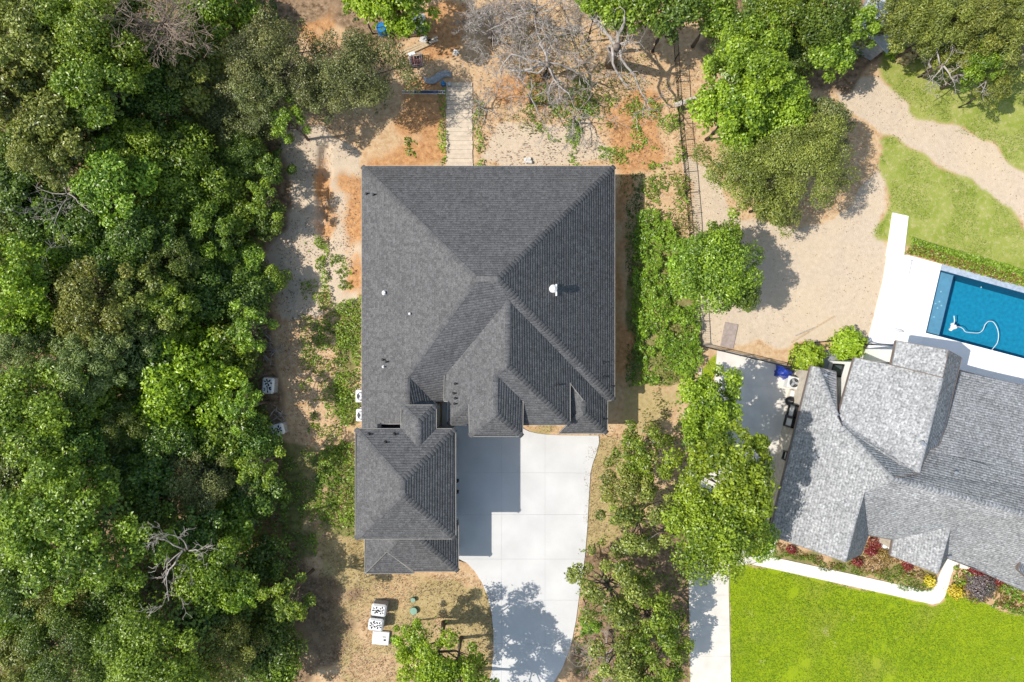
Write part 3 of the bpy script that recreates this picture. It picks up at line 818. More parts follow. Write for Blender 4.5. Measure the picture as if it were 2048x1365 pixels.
wall_box(hxW + ov, hxE - ov, hyS + ov, fyS + .5, 2.7, BRICKW, HOUSE)
# near-black panel standing in for the shadowed pocket beside the link roof
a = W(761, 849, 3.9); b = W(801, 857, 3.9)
MB().box(((a.x + b.x) / 2 - base1.x, (a.y + b.y) / 2 - base1.y, 3.15), (b.x - a.x, abs(b.y - a.y) + .9, .3)).build('notch_shade', mat('painted_shade', (0.006, 0.008, 0.014), .5, .1, 3), HOUSE)
# garage doors and lanterns on the garage's east wall
for py in (915, 1000):
    c = W(912, py, 1.2)
    g = MB().box((fxE - ov + .03 - base1.x, c.y - base1.y, 1.15), (.06, 2.6, 2.3)).build('garage_door', mat('door_brown', (0.12, 0.07, 0.04), .5, .15, 5), HOUSE)
    for k in range(4):
        MB().box((fxE - ov + .065 - base1.x, c.y - base1.y, .3 + k * .57), (.02, 2.4, .5)).build('panel', mat('door_brown', (0.12, 0.07, 0.04)), g)
for py in (962, 984, 1049):
    c = W(914.5, py, 2.3)
    l = MB().bbox((c.x - base1.x, c.y - base1.y, 2.3), (.22, .2, .4), 0, .04).build('lantern', BLACKM, HOUSE)
    MB().box((c.x - base1.x - .16, c.y - base1.y, 2.45), (.3, .06, .06)).build('bracket', BLACKM, l)

def on_roof(px, py, facet_plane): return W(px, py, plane_z(px, py, *facet_plane))
def vent(px, py, pl, r, h, m, name='vent_pipe', cap=False):
    p = on_roof(px, py, pl) - base1
    o = MB().cyl((p.x, p.y, p.z - .05), r, h, 10).build(name, m, HOUSE)
    MB().cyl((p.x, p.y, p.z - .03), r * 2.2, .07, 12, r * 1.3).build('flashing', m, o)
    if cap: MB().cyl((p.x, p.y, p.z + h - .06), r * 1.5, .08, 12, r * .9).build('cap', m, o)
# tall white flue with cowl and cross arm
p = on_roof(1104, 581, AE) - base1
fl = MB().cyl((p.x, p.y, p.z - .1), .13, 1.35, 14).build('flue', WHITEP, HOUSE)
MB().cyl((p.x, p.y, p.z + 1.0), .25, .42, 16).build('cowl', WHITEP, fl)
MB().cyl((p.x, p.y, p.z + 1.42), .25, .12, 16, .1).build('cap', WHITEP, fl)
MB().box((p.x + .26, p.y, p.z + .12), (.1, .75, .3)).build('flashing', WHITEP, fl)
vent(769, 586, AW, .085, .22, WHITEP, cap=True); vent(820, 628, AW, .055, .2, WHITEP, cap=True)
for x, y in [(734, 388), (748, 390), (766, 720), (773, 724), (767, 734)]: vent(x, y, AW, .055, .34, BLACKM if x != 767 else WHITEP)
for x, y in [(911, 768), (908, 787), (911, 797), (910, 808)]: vent(x, y, BW, .055, .32, BLACKM)
for x, y in [(1208, 725), (1208, 754), (1223, 773)]: vent(x, y, AE, .06, .4, BLACKM)
for x, y in [(1117, 770), (1207, 839)]: vent(x, y, BE, .055, .5, BLACKM)
for x, y in [(738, 869), (789, 869), (771, 885)]: vent(x, y, FN, .06, .36, BLACKM)

# ---- the neighbour's pale-roofed house
R2 = Roof()
def n(name, x, y, z): R2.v(name, x, y, z)
n('a0', 1622, 732, 3.0); n('a1', 1538, 1070, 3.0)
n('b0', 1727, 983, 5.85); n('b1', 1690, 1124, 5.85)
n('m0', 1783, 957, 6.7); n('m1', 2160, 1058, 6.7)
n('h0', 1684, 854, 4.65)
n('w1', 1634, 735, 3.3); n('w2', 1674, 832, 4.45)
# west plane
R2.f('a0', 'w1', 'w2', 'h0', 'm0', 'b0', 'b1', 'a1')
n('w3', 1672, 744, 3.15); n('w4', 1652, 739, 3.05)
R2.f('w1', 'w4', 'w3', 'w2')
# steep east face of the south gable
n('c0', 1737, 1071, 3.1); n('c1', 1723, 1109, 3.1)
R2.f('b0', 'c0', 'c1', 'b1')
# south plane
n('s1', 1786, 1080, 3.1); n('p0', 1901, 1054, 5.0); n('s3', 1895, 1117, 3.1); n('s4', 1944, 1136, 3.1); n('s5', 1975, 1149, 2.95); n('s6', 2048, 1183, 2.6); n('s7', 2160, 1215, 2.6)
R2.f('m0', 'm1', 's7', 's6', 's5', 's4', 's3', 'p0', 's1', 'c0', 'b0')
# entry gable
n('p1', 1875, 1148, 4.9); n('p2', 1780.5, 1111, 2.9)
R2.f('p0', 'p1', 'p2', 's1')
n('p3', 1894, 1117, 3.0)
R2.f('p0', 's3', 'p3', 'p1') if False else R2.f('p0', 's3', 'p1')
# north wing M : ridge runs north
n('q0', 1897, 702, 6.5); n('q1', 1837, 946, 6.5)
n('mw0', 1709, 716, 4.0); n('mw1', 1675, 836, 4.05)
n('mq', 1884, 756, 6.5); n('mq2', 1783, 731, 4.95)
n('hx', 1800, 930, 5.95)
R2.f('mw0', 'mq2', 'mq', 'q1', 'hx', 'h0', 'mw1')
# raised bay on the wing's west slope
n('qa', 1793, 682, 5.15); n('qb', 1783, 729, 5.15); n('qc', 1874, 752, 6.45); n('q0b', 1897, 701.5, 6.52); n('qd', 1885, 754, 6.52)
R2.f('qa', 'q0b', 'qd', 'qc', 'qb')
# east slope of the wing
n('e0', 1923, 716, 5.3); n('e1', 1889, 858, 5.3); n('e2', 1877, 892, 5.35); n('e3', 1857, 901, 5.75)
R2.f('q0', 'e0', 'e1', 'e2', 'e3', 'q1', 'mq')
# sliver of main north slope left of the wing, and right of it
R2.f('h0', 'hx', 'q1', 'm0')
n('k1', 1858, 902, 5.25); n('k2', 1935, 918, 5.35); n('k3', 2160, 985, 5.35); n('q1b', 1838, 947, 6.15)
R2.f('q1b', 'k1', 'k2', 'k3', 'm1', 'm0')
n('r0', 1921, 741, 3.3); n('r1', 1969, 754, 3.3); n('r2', 2160, 797, 3.3); n('k0', 1889, 860, 4.6)
R2.f('r0', 'r1', 'r2', 'k3', 'k2', 'k1', 'k0')
# far gable just entering on the east
n('g0', 2046, 1106, 4.2); n('g1', 2036, 1140, 4.2); n('g2', 2090, 1150, 3.2); n('g3', 2080, 1180, 3.2)
R2.f('g0', 'g1', 'g3', 'g2')
base2 = W(1830, 920, 0)
NEIGH = empty('house', base2)
tag(NEIGH, 'house with pale mottled grey shingle roof beside the swimming pool', 'house')
build_roof(R2, NEIGH, base2, SHING2, DECKM2, FASC2, .17, .17, .016, True, fh=.2, seed=2)
def wall_poly(pts, z1, m, name='wall', z0=-.1):
    MB().prism([(p[0] - base2.x, p[1] - base2.y) for p in pts], z0, z1).build(name, m, NEIGH)
rot = math.radians(-14.2)
ex = Vector((math.cos(rot), math.sin(rot), 0)); ey = Vector((-math.sin(rot), math.cos(rot), 0))
def inset(name_px, z, dx, dy): p = W(*name_px, z) + ex * dx + ey * dy; return (p.x, p.y)
wall_poly([inset((1622,732),3,.35,-.3), inset((1538,1070),3,.35,.35), inset((1690,1124),4.6,0,.6), inset((1737,1071),3.1,-.3,.3), inset((1786,1080),3.1,0,.35), inset((1975,1149),3,0,.35), inset((2160,1215),2.6,0,.35), inset((2160,797),3.3,0,-.35), inset((1921,741),3.3,0,-.35), inset((1889,858),4,0,0), inset((1837,946),5,0,0), inset((1684,870),4,0,0), inset((1672,744),3,0,-.3)], 2.75, LIMEST)
wall_poly([inset((1709,716),4,.3,-.25), inset((1675,836),4,.3,-.1), inset((1800,930),4,0,0), inset((1857,901),4,0,0), inset((1889,858),5,-.2,0), inset((1923,716),5,-.3,-.25)], 3.85, STUCCO)
wall_poly([inset((1793,690),5.1,.3,-.25), inset((1783,729),5.1,.3,.2), inset((1889,758),5.2,-.5,0), inset((1923,716),5.2,-.35,-.2)], 4.95, STUCCO)
wall_poly([inset((1780,1111),2.9,.5,.3), inset((1786,1080),2.9,.5,0), inset((1894,1090),3,-.6,0), inset((1876,1148),3.4,-.5,.5)], 2.7, LIMEST)
# window in the white west wall of the wing
def win_on_wall(a_xy, b_xy, z0, z1, parent, off, thick=.1, frame=BLACKM, glass=GLASSW, out=.05):
    a = Vector((*a_xy, 0)); b = Vector((*b_xy, 0)); d = (b - a); L_ = d.length; d.normalize()
    nrm = Vector((d.y, -d.x, 0))
    if nrm.x > 0: nrm = -nrm
    c = (a + b) / 2 + nrm * out; ang = math.atan2(d.y, d.x)
    fr = MB()
    for zz in (z0, z1): fr.box((c.x - off.x, c.y - off.y, zz), (L_ + .1, thick, .1), ang)
    for q in (a, b): fr.box(((q + nrm * out).x - off.x, (q + nrm * out).y - off.y, (z0 + z1) / 2), (.1, thick, z1 - z0 + .1), ang)
    w = fr.build('window', frame, parent)
    MB().box((c.x - off.x, c.y - off.y, (z0 + z1) / 2), (L_ - .08, .03, z1 - z0 - .08), ang).build('pane', glass, w)
pa = Vector((*inset((1709,716),4,.3,-.25), 0)); pb = Vector((*inset((1675,836),4,.3,-.1), 0)); dd = (pb - pa).normalized()
win_on_wall((pa + dd * .25)[:2], (pa + dd * 1.05)[:2], .9, 2.3, NEIGH, base2)
pa = Vector((*inset((1622,732),3,.35,-.3), 0)); pb = Vector((*inset((1538,1070),3,.35,.35), 0)); dd = (pb - pa); LL = dd.length; dd.normalize()
for t, wd_, z0, z1 in ((.27, .9, .9, 2.0), (.335, .7, .8, 2.1), (.545, .55, 1.9, 2.5), (.95, .6, 1.5, 2.4)):
    q = pa + dd * LL * t
    win_on_wall((q - dd * wd_ / 2)[:2], (q + dd * wd_ / 2)[:2], z0, z1, NEIGH, base2, thick=.3, out=.15, glass=WHITEP)
# trim board on the wing's west gutter and small roof fittings
for x, y, z in [(1647, 750, 3.5), (1843, 803, 5.6), (1842, 888, 6.3), (1838, 884, 6.3), (1905, 944, 5.85), (1893, 1112, 3.4)]:
    p = W(x, y, z) - base2
    o = MB().cyl((p.x, p.y, p.z - .15), .06, .5, 8).build('vent_pipe', GALV, NEIGH)
    MB().cyl((p.x, p.y, p.z + .3), .1, .08, 10).build('cap', GALV, o)
MB().prism([(q[0] - base2.x, q[1] - base2.y) for q in PW([(1742,1078),(1790,1086),(1782,1112),(1765,1098)])], -.05, .12).build('porch_slab', DECK, NEIGH)
MB().prism([(q[0] - base2.x, q[1] - base2.y) for q in PW([(1629,722),(1652,700),(1700,700),(1700,735),(1640,740)])], -.05, .06).build('patio_slab', SLATE, NEIGH)
#ZZ_MORE
# ---------------------------------------------------------------- foliage
def leaf_quads(C, Nrm, size, r, fold=.25, aspect=.55):
    """folded rhombic leaves, two triangles each"""
    n = len(C)
    Nrm = Nrm / np.maximum(np.linalg.norm(Nrm, axis=1, keepdims=True), 1e-6)
    t = r.normal(size=(n, 3)); t -= Nrm * np.sum(t * Nrm, 1, keepdims=True); t /= np.maximum(np.linalg.norm(t, axis=1, keepdims=True), 1e-6)
    b = np.cross(Nrm, t); sz = size[:, None]
    v0 = C - t * sz * .5; v2 = C + t * sz * .5
    v1 = C + b * sz * aspect * .5 + Nrm * sz * fold * .4; v3 = C - b * sz * aspect * .5 + Nrm * sz * fold * .4
    V = np.stack([v0, v1, v2, v3], 1).reshape(-1, 3)
    i = np.arange(n) * 4
    T = np.concatenate([np.stack([i, i + 1, i + 2], 1), np.stack([i, i + 2, i + 3], 1)])
    return V, T

def sph(r, n):
    d = r.normal(size=(n, 3)); return d / np.linalg.norm(d, axis=1, keepdims=True)

def crown_mesh(kind, R, seed):
    """leafy crown about its own centre: many branch-end puffs on an uneven dome"""
    r = np.random.default_rng(seed)
    P = dict(broad=dict(nl=30, lr=(.16, .33), leaf=(.12, .22), dens=1500, sq=.82, core=.05, asp=.62),
             fine=dict(nl=44, lr=(.12, .25), leaf=(.085, .155), dens=2000, sq=.72, core=.05, asp=.5),
             feather=dict(nl=44, lr=(.10, .24), leaf=(.13, .26), dens=1900, sq=.85, core=.05, asp=.28),
             sparse=dict(nl=24, lr=(.10, .22), leaf=(.12, .21), dens=820, sq=.75, core=.01, asp=.6),
             clump=dict(nl=46, lr=(.11, .23), leaf=(.13, .24), dens=1450, sq=.85, core=.05, asp=.6))[kind]
    nl = int(P['nl'] * (R / 3) ** 1.25) + 6
    ph = r.random(4) * 6.28
    lobes = []
    for k in range(nl):
        th = r.random() * 6.283; u = r.random() ** .55
        rr = (1 + .16 * math.sin(2 * th + ph[0]) + .14 * math.sin(3 * th + ph[1]) + .10 * math.sin(5 * th + ph[2]))
        lr = R * (P['lr'][0] + (P['lr'][1] - P['lr'][0]) * r.random()) * (3.0 / max(R, 2.2)) ** .35
        rad = max(0, (R - lr * .7)) * u * rr
        zz = P['sq'] * math.sqrt(max(.02, R * R - min(rad, R * .97) ** 2)) - lr * .7 - r.random() * R * (.2 + .55 * u * u)
        lobes.append((rad * math.cos(th), rad * math.sin(th), zz, lr))
    Cs, Ns, Ss, Ts = [], [], [], []
    tot = P['dens'] * R * R
    wts = np.array([l[3] ** 2 for l in lobes]); wts = wts / wts.sum()
    for (x, y, z, lr), w in zip(lobes, wts):
        m = int(tot * w) + 8
        d = sph(r, m)
        d[:, 2] = np.where(d[:, 2] < -.25, -d[:, 2] * .6, d[:, 2])
        bump = 1 + .22 * np.sin(d[:, 0] * 7 + ph[3]) * np.sin(d[:, 1] * 6 + x) + .16 * np.sin(d[:, 2] * 9 + y)
        rad = lr * bump * (.70 + .38 * r.random(m) ** .7)
        c = np.stack([x + d[:, 0] * rad, y + d[:, 1] * rad, z + d[:, 2] * rad * .85], 1)
        Cs.append(c); Ns.append(d * .75 + np.array([0, 0, .45]) + r.normal(size=(m, 3)) * .5)
        Ss.append(P['leaf'][0] + (P['leaf'][1] - P['leaf'][0]) * r.random(m))
        Ts.append(np.clip(.42 + (r.random() - .5) * .5 + r.normal(size=m) * .26, 0, 1.3))
    # inner leaves that close the crown from below
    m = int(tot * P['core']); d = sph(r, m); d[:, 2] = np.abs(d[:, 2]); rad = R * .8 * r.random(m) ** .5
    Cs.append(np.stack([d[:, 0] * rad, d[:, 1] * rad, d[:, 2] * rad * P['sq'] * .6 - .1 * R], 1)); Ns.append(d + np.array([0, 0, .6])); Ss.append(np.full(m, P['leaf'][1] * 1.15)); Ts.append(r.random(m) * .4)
    C = np.concatenate(Cs); Nn = np.concatenate(Ns); S = np.concatenate(Ss); T = np.concatenate(Ts)
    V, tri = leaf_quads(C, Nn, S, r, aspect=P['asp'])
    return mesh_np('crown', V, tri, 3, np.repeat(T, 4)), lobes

def trunk_mesh(R, hc, lobes, seed):
    """tapered trunk with limbs out to the puffs; origin at the ground"""
    r = np.random.default_rng(seed + 5); mb = MB()
    r0 = .05 * R ** .8 + .03; fork = hc * .55
    mb.tube([(0, 0, -.3), (r.normal() * .05, r.normal() * .05, fork * .5), (r.normal() * .1, r.normal() * .1, fork), (r.normal() * .15, r.normal() * .15, hc)], [r0 * 1.35, r0, r0 * .8, r0 * .45], 8)
    for (x, y, z, lr) in lobes[:min(len(lobes), 22)]:
        e = Vector((x, y, hc + z)); st = Vector((0, 0, fork + (hc - fork) * r.random()))
        mid = st * .5 + e * .5 + Vector((r.normal() * .15, r.normal() * .15, -.1 * R * r.random()))
        mb.tube([st, mid, e], [r0 * .42, r0 * .25, r0 * .07], 5, cap=False)
    return mb.mesh('trunk', True)

PROTO = {}
def proto(kind, R, var):
    size = min((1.7, 2.5, 3.3, 4.3), key=lambda q: abs(q - R))
    key = (kind, size, var)
    if key not in PROTO:
        cm, lobes = crown_mesh(kind, size, int(abs(hash_key(key))) % 99991)
        PROTO[key] = (cm, lobes, {})
    return key, size
def hash_key(k):
    v = 0
    for ch in str(k): v = (v * 131 + ord(ch)) % 1000003
    return v
NT = [0]
def tree(px, py, rpx, zc, kind, lm, label, group, var=0, name='tree', stretch=1.0, cat='tree'):
    """px,py,rpx: crown as the photo shows it; zc: height of the crown's middle in metres"""
    R = rpx / F * (H - zc)
    key, size = proto(kind, R, var)
    cm, lobes, tm = PROTO[key]
    sc = R / size
    c = W(px, py, zc)
    NT[0] += 1
    rz = (NT[0] * 2.399) % 6.283
    root = empty(name, (c.x, c.y, 0), rz); tag(root, label, cat, group)
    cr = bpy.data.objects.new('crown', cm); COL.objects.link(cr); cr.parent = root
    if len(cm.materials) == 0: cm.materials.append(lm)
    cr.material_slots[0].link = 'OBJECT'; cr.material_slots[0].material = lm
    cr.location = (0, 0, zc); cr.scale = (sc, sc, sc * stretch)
    hk = round(zc / sc * 2) / 2
    if hk not in tm: tm[hk] = trunk_mesh(size, hk, lobes, hash_key(key))
    me = tm[hk]
    tr = bpy.data.objects.new('trunk', me); COL.objects.link(tr); tr.parent = root
    if len(me.materials) == 0: me.materials.append(BARK)
    tr.scale = (sc, sc, zc / hk)
    return root

G_W = 'woodland trees'
# woodland west of the bare lane ------------------------------------------------
LB = 'bright yellow-green broadleaf tree in the dense woodland'
LM = 'mid green broadleaf tree in the dense woodland'
LD = 'dark green tree low in the dense woodland'
LO = 'olive green small-leaved tree in the dense woodland'
LF = 'pale feathery green tree in the dense woodland'
WOODS = [
    (45,60,100,8.5,'clump',L_OLIVE,LO,0),(20,190,72,8.2,'clump',L_OLIVE,LO,1),(120,250,80,7.6,'clump',L_OLIVE,LO,0),(178,70,95,8.6,'broad',L_MID,LM,0),(200,170,80,8.2,'broad',L_MID,LM,1),
    (262,60,60,6.2,'broad',L_DARK,LD,0),(250,140,58,5.6,'broad',L_DEEP,LD,1),(440,25,72,7.2,'clump',L_MID,'fresh green tree between the brown dead bush and the oaks',0),
    (385,150,78,7.6,'clump',L_OLIVE,'yellow-olive tree beside the brown dead bush',1),(300,200,62,4.6,'broad',L_DEEP,LD,0),(215,235,64,5.2,'broad',L_DEEP,LD,1),
    (480,235,85,5.0,'fine',L_OAK,LO,0),(490,320,62,4.0,'fine',L_DARK,LD,1),(540,345,46,3.0,'sparse',L_DARK,'thin dark tree leaning over the bare sandy lane',0),
    (375,365,118,6.2,'broad',L_MID,'large rounded green tree standing above its woodland neighbours',2),(232,365,78,6.6,'clump',L_MID,LM,0),(95,310,70,7.2,'feather',L_OLIVE,LF,0),
    (30,330,60,5.0,'broad',L_DARK,LD,0),(35,440,60,4.6,'broad',L_DARK,LD,1),(110,455,72,4.4,'broad',L_DEEP,LD,0),(190,455,66,4.6,'broad',L_DEEP,LD,1),
    (28,560,88,7.2,'clump',L_BRIGHT,LB,0),(290,470,62,5.2,'clump',L_DEEP,LD,0),(360,520,60,5.0,'feather',L_DARK,LD,1),(205,590,88,6.6,'sparse',L_OLIVE,LO,0),(180,630,80,5.6,'fine',L_OLIVE,LO,1),
    (290,605,76,5.8,'sparse',L_OLIVE,LO,1),(290,640,70,4.6,'fine',L_OAK,LO,0),(405,590,66,4.2,'broad',L_DEEP,LD,0),(490,600,76,3.6,'broad',L_DEEP,'deep green bushy tree at the edge of the bare sandy lane',1),(500,525,42,3.2,'broad',L_MID,'small green tree at the edge of the bare sandy lane',0),
    (380,765,138,5.9,'clump',L_BRIGHT,'largest yellow-green tree, its broad crown above the shrink-wrapped pallets',2),(470,700,60,4.6,'broad',L_MID,LM,1),(170,740,72,6.8,'feather',L_FEATHER,LF,0),(235,700,60,6.2,'feather',L_FEATHER,LF,1),(50,690,62,6.2,'feather',L_FEATHER,LF,0),
    (80,820,105,7.4,'broad',L_MID,LM,0),(150,900,70,6.4,'broad',L_DEEP,LD,0),(250,840,66,5.0,'feather',L_DARK,LD,0),(250,925,60,4.2,'broad',L_DEEP,LD,1),(20,940,56,4.6,'broad',L_DARK,LD,0),
    (395,955,88,5.2,'fine',L_OAK,'grey-olive tree south of the largest yellow-green tree',2),(500,880,64,3.6,'broad',L_DEEP,LD,0),(515,985,58,3.3,'broad',L_DEEP,LD,1),(300,1010,60,4.0,'broad',L_DARK,LD,0),
    (150,1050,138,8.0,'clump',L_MID,'large leafy green tree just west of the bleached dead tree',3),(40,1160,78,6.4,'broad',L_DARK,LD,1),(110,1190,66,5.8,'fine',L_OLIVE,LO,0),(230,1200,62,4.8,'broad',L_DEEP,LD,0),
    (440,1150,76,4.8,'broad',L_MID,'mid green tree just south of the bleached dead tree',1),(480,1185,44,5.0,'clump',L_BRIGHT,'small yellow-green tree south of the bleached dead tree',0),(400,1060,54,4.2,'broad',L_DEEP,LD,1),(535,1120,52,3.0,'broad',L_DEEP,LD,0),
    (330,1285,115,6.8,'broad',L_MID,LM,3),(455,1290,66,5.0,'fine',L_OLIVE,LO,1),(535,1280,80,4.2,'broad',L_DARK,LD,0),(150,1290,96,6.2,'fine',L_DARK,LD,0),(60,1310,76,5.6,'feather',L_OLIVE,LO,1),(230,1330,62,5.0,'broad',L_DEEP,LD,0),(40,1240,60,5.2,'broad',L_MID,LM,1),
    (570,1205,40,3.6,'broad',L_DARK,LD,0),(330,880,60,4.2,'broad',L_DEEP,LD,1),(130,560,64,4.2,'broad',L_DARK,LD,1),(60,235,50,5.0,'broad',L_DARK,LD,0),(330,300,50,4.4,'broad',L_DARK,LD,1),(420,460,56,5.2,'feather',L_MID,LM,0),(545,560,34,2.6,'broad',L_MID,'low green tree hanging over the sandy lane',0),
]
WOODS += [(330,130,50,4.6,'broad',L_DEEP,LD,1),(160,160,60,6.0,'broad',L_MID,LM,1),(270,300,62,5.4,'broad',L_MID,LM,0),(60,390,56,5.6,'clump',L_DEEP,LD,1),(150,520,62,5.0,'broad',L_MID,LM,1),(250,530,60,4.6,'broad',L_DEEP,LD,0),(450,520,52,4.2,'broad',L_DARK,LD,0),(340,610,60,4.8,'clump',L_MID,LM,1),(100,660,58,5.2,'clump',L_MID,LM,1),
          (300,720,58,4.6,'broad',L_DEEP,LD,1),(190,830,62,5.4,'clump',L_MID,LM,1),(450,880,56,4.2,'broad',L_MID,LM,0),(300,950,56,4.6,'clump',L_DEEP,LD,1),(470,1050,60,4.0,'clump',L_MID,LM,1),(20,1050,60,5.4,'clump',L_MID,LM,0),(210,1270,60,5.0,'clump',L_MID,LM,1),(560,1340,56,3.4,'broad',L_MID,LM,1),(420,1220,56,4.6,'clump',L_DEEP,LD,0),(110,140,50,6.4,'broad',L_MID,LM,1),(540,440,40,3.0,'broad',L_DARK,LD,0),(470,430,54,4.4,'broad',L_MID,LM,0),(90,1000,50,5.0,'broad',L_DEEP,LD,0)]
WOODS = [(t[0], t[1], t[2] * (1.1 if t[0] < 470 else 1.0)) + t[3:] for t in WOODS]
ANCH = [('the brown twiggy dead tree', 328, 60), ('the grey bare crown', 138, 388), ('the brownish bare crown', 165, 255), ('the bleached dead tree', 365, 1102), ('the large rounded green tree', 375, 365),
        ('the largest yellow-green tree', 380, 765), ('the grey-olive tree', 395, 955), ('the large leafy green tree', 150, 1050), ('the brush pile', 548, 695), ('the pallet by the split logs', 551, 861), ('the bare sandy lane', 590, 500), ('the dirt lane', 610, 1150)]
LOOK = {LB: 'bright yellow-green tree', LM: 'mid green tree', LD: 'dark green tree', LO: 'olive small-leaved tree', LF: 'pale feathery tree'}
SIZE = lambda r: 'small ' if r < 58 else ('large ' if r > 80 else '')
def compass(dx, dy):
    return ['east', 'south-east', 'south', 'south-west', 'west', 'north-west', 'north', 'north-east'][int(((math.degrees(math.atan2(dy, dx)) + 382.5) % 360) // 45)]
used_labels = set()
for i, t in enumerate(WOODS):
    if t[6] not in LOOK: continue
    near = sorted(ANCH, key=lambda a: math.hypot(a[1] - t[0], a[2] - t[1]))
    for far, A in [(f, a) for a in near[:4] for f in ('just', 'further')]:
        lab = SIZE(t[2]) + LOOK[t[6]] + ' ' + far + ' ' + compass(t[0] - A[1], t[1] - A[2]) + ' of ' + A[0]
        dist = math.hypot(A[1] - t[0], A[2] - t[1])
        if (far == 'just') != (dist < 150): continue
        if lab not in used_labels: break
    used_labels.add(lab); WOODS[i] = t[:6] + (lab,) + t[7:]
def fit_height(x, y, rpx, zc):
    """lower a tree until its shadow stops where the photo's shadow edge lies on the lane"""
    lim = 598 if y < 480 else (575 if y < 640 else (606 if y < 1000 else (612 if y < 1150 else 690)))
    while zc > 1.9:
        R = rpx / F * (H - zc); e = 1024 + ((x + rpx * .9 - 1024) / F * (H - zc) + .776 * (zc + .2 * R)) * F / H
        if e <= lim: break
        zc -= .1
    return zc
for i, (x, y, r_, z, k, lm, lab, v) in enumerate(WOODS):
    z = fit_height(x, y, r_, z)
    tree(x, y, r_, z, k, lm, lab, G_W, v, stretch=.95 + .12 * ((i * 7) % 5) / 4)
for x, y, r_, z, lab in [(495,655,52,4.4,'thin open tree over the dirt lane beside the brush pile'),(485,815,50,4.8,'thin open tree between the woodland pallets'),(520,930,50,4.4,'thin open tree at the lane south of the logs'),(575,1200,52,5.6,'thin open tree west of the front yard pallets'),(530,400,44,3.6,'thin open tree over the eroded gully'),(575,240,44,4.4,'thin open tree at the head of the gully')]:
    tree(x, y, r_, z, 'sparse', L_MID, lab, G_W, 1)
# oaks and others north of the house
G_O = 'trees round the back yard'
tree(545,125,106,5.0,'fine',L_OAK,'grey-green oak between the woodland and the bare back yard',G_O,2)
tree(520,190,66,4.6,'fine',L_OAK,'grey-green oak at the corner of the bare sandy lane',G_O,1)
tree(715,152,98,4.6,'fine',L_OAK,'grey-green oak west of the boardwalk behind the house',G_O,3)
tree(630,175,66,3.8,'fine',L_OAK,'small oak pressed against the oak west of the boardwalk',G_O,1)
tree(790,5,86,5.0,'clump',L_BRIGHT,'yellow-green tree overhanging the wrapped pallet and lumber',G_O,1)
tree(720,10,40,4.2,'sparse',L_BRIGHT,'small thin yellow-green tree by the blue barrel',G_O,0)
# trees beyond the wire fence
G_F = 'trees beyond the metal fence'
for x, y, r_, z, k, lm, lab, v in [
    (1195,5,44,5.6,'broad',L_MID,'green tree behind the fallen dead trunk',0),(1262,22,62,6.0,'broad',L_MID,'green tree north of the fallen dead trunk',1),(1345,22,62,6.0,'broad',L_DARK,'dark green tree at the north end of the metal fence',0),(1425,28,58,4.8,'broad',L_MID,'green tree just past the north end of the metal fence',1),
    (1500,60,66,5.0,'broad',L_DARK,'dark green tree between the fence end and the shady clearing',0),(1560,35,72,5.4,'broad',L_MID,'green tree north of the shady clearing',1),(1640,30,72,5.4,'broad',L_DARK,'dark green tree north-east of the shady clearing',0),(1655,95,60,4.6,'broad',L_MID,'green tree at the edge of the shady clearing',1),(1715,45,56,5.0,'sparse',L_MID,'open green tree between the clearing and the lawn',0),
    (1590,110,50,4.0,'broad',L_DARK,'low dark tree in the shady clearing',0),
    (1490,140,98,6.4,'clump',L_FRESH,'tall yellow-green tree leaning over the metal fence',2),(1465,225,92,5.8,'clump',L_FRESH,'bright green tree touching the metal fence beside the leaning board',1),(1545,215,78,5.4,'broad',L_FRESH,'green tree between the fence and the sandy track',0),
    (1590,325,122,5.0,'fine',L_OLIVE,'broad olive oak west of the sandy track',4),(1488,335,94,4.8,'fine',L_OLIVE,'olive oak close to the metal fence',3),(1645,255,62,4.4,'fine',L_OAK,'grey oak at the edge of the sandy track',2),(1545,400,62,4.2,'fine',L_OLIVE,'lower olive oak at the north end of the sandy yard',1),
    (1432,540,94,4.8,'broad',L_MID,'spreading green tree over the metal fence and sandy yard',2),(1380,540,58,3.4,'broad',L_WEED,'low green tree among the vines beside the fence',0),(1440,470,52,4.4,'sparse',L_MID,'thin green tree north of the spreading green tree',1),(1480,590,42,4.6,'broad',L_DARK,'dark tree overhanging the sandy yard',0)]:
    tree(x, y, r_, z, k, lm, lab, G_F, v)
G_N = 'trees at the far lawn'
for x, y, r_, z, k, lm, lab, v in [
    (1800,40,70,4.6,'feather',L_OLIVE,'olive tree over the grey shed roof',0),(1872,55,70,4.8,'feather',L_OLIVE,'olive tree north of the bleached branches',1),(1950,62,72,4.8,'feather',L_OLIVE,'tall olive tree at the edge of the far lawn',0),(2035,105,72,4.8,'feather',L_OLIVE,'tall olive tree beside the pale bare trunk',1),
    (1955,135,52,3.8,'feather',L_MID,'green tree shading the far lawn',0),(1985,180,36,3.4,'feather',L_OLIVE,'small olive tree at the far lawn',1),(1905,110,46,3.8,'feather',L_OLIVE,'thin olive tree behind the bleached branches',1),(2040,15,50,4.8,'feather',L_OLIVE,'olive tree by the pale gravel',0)]:
    tree(x, y, r_, z, k, lm, lab, G_N, v, stretch=1.25)
G_D = 'trees between the two driveways'
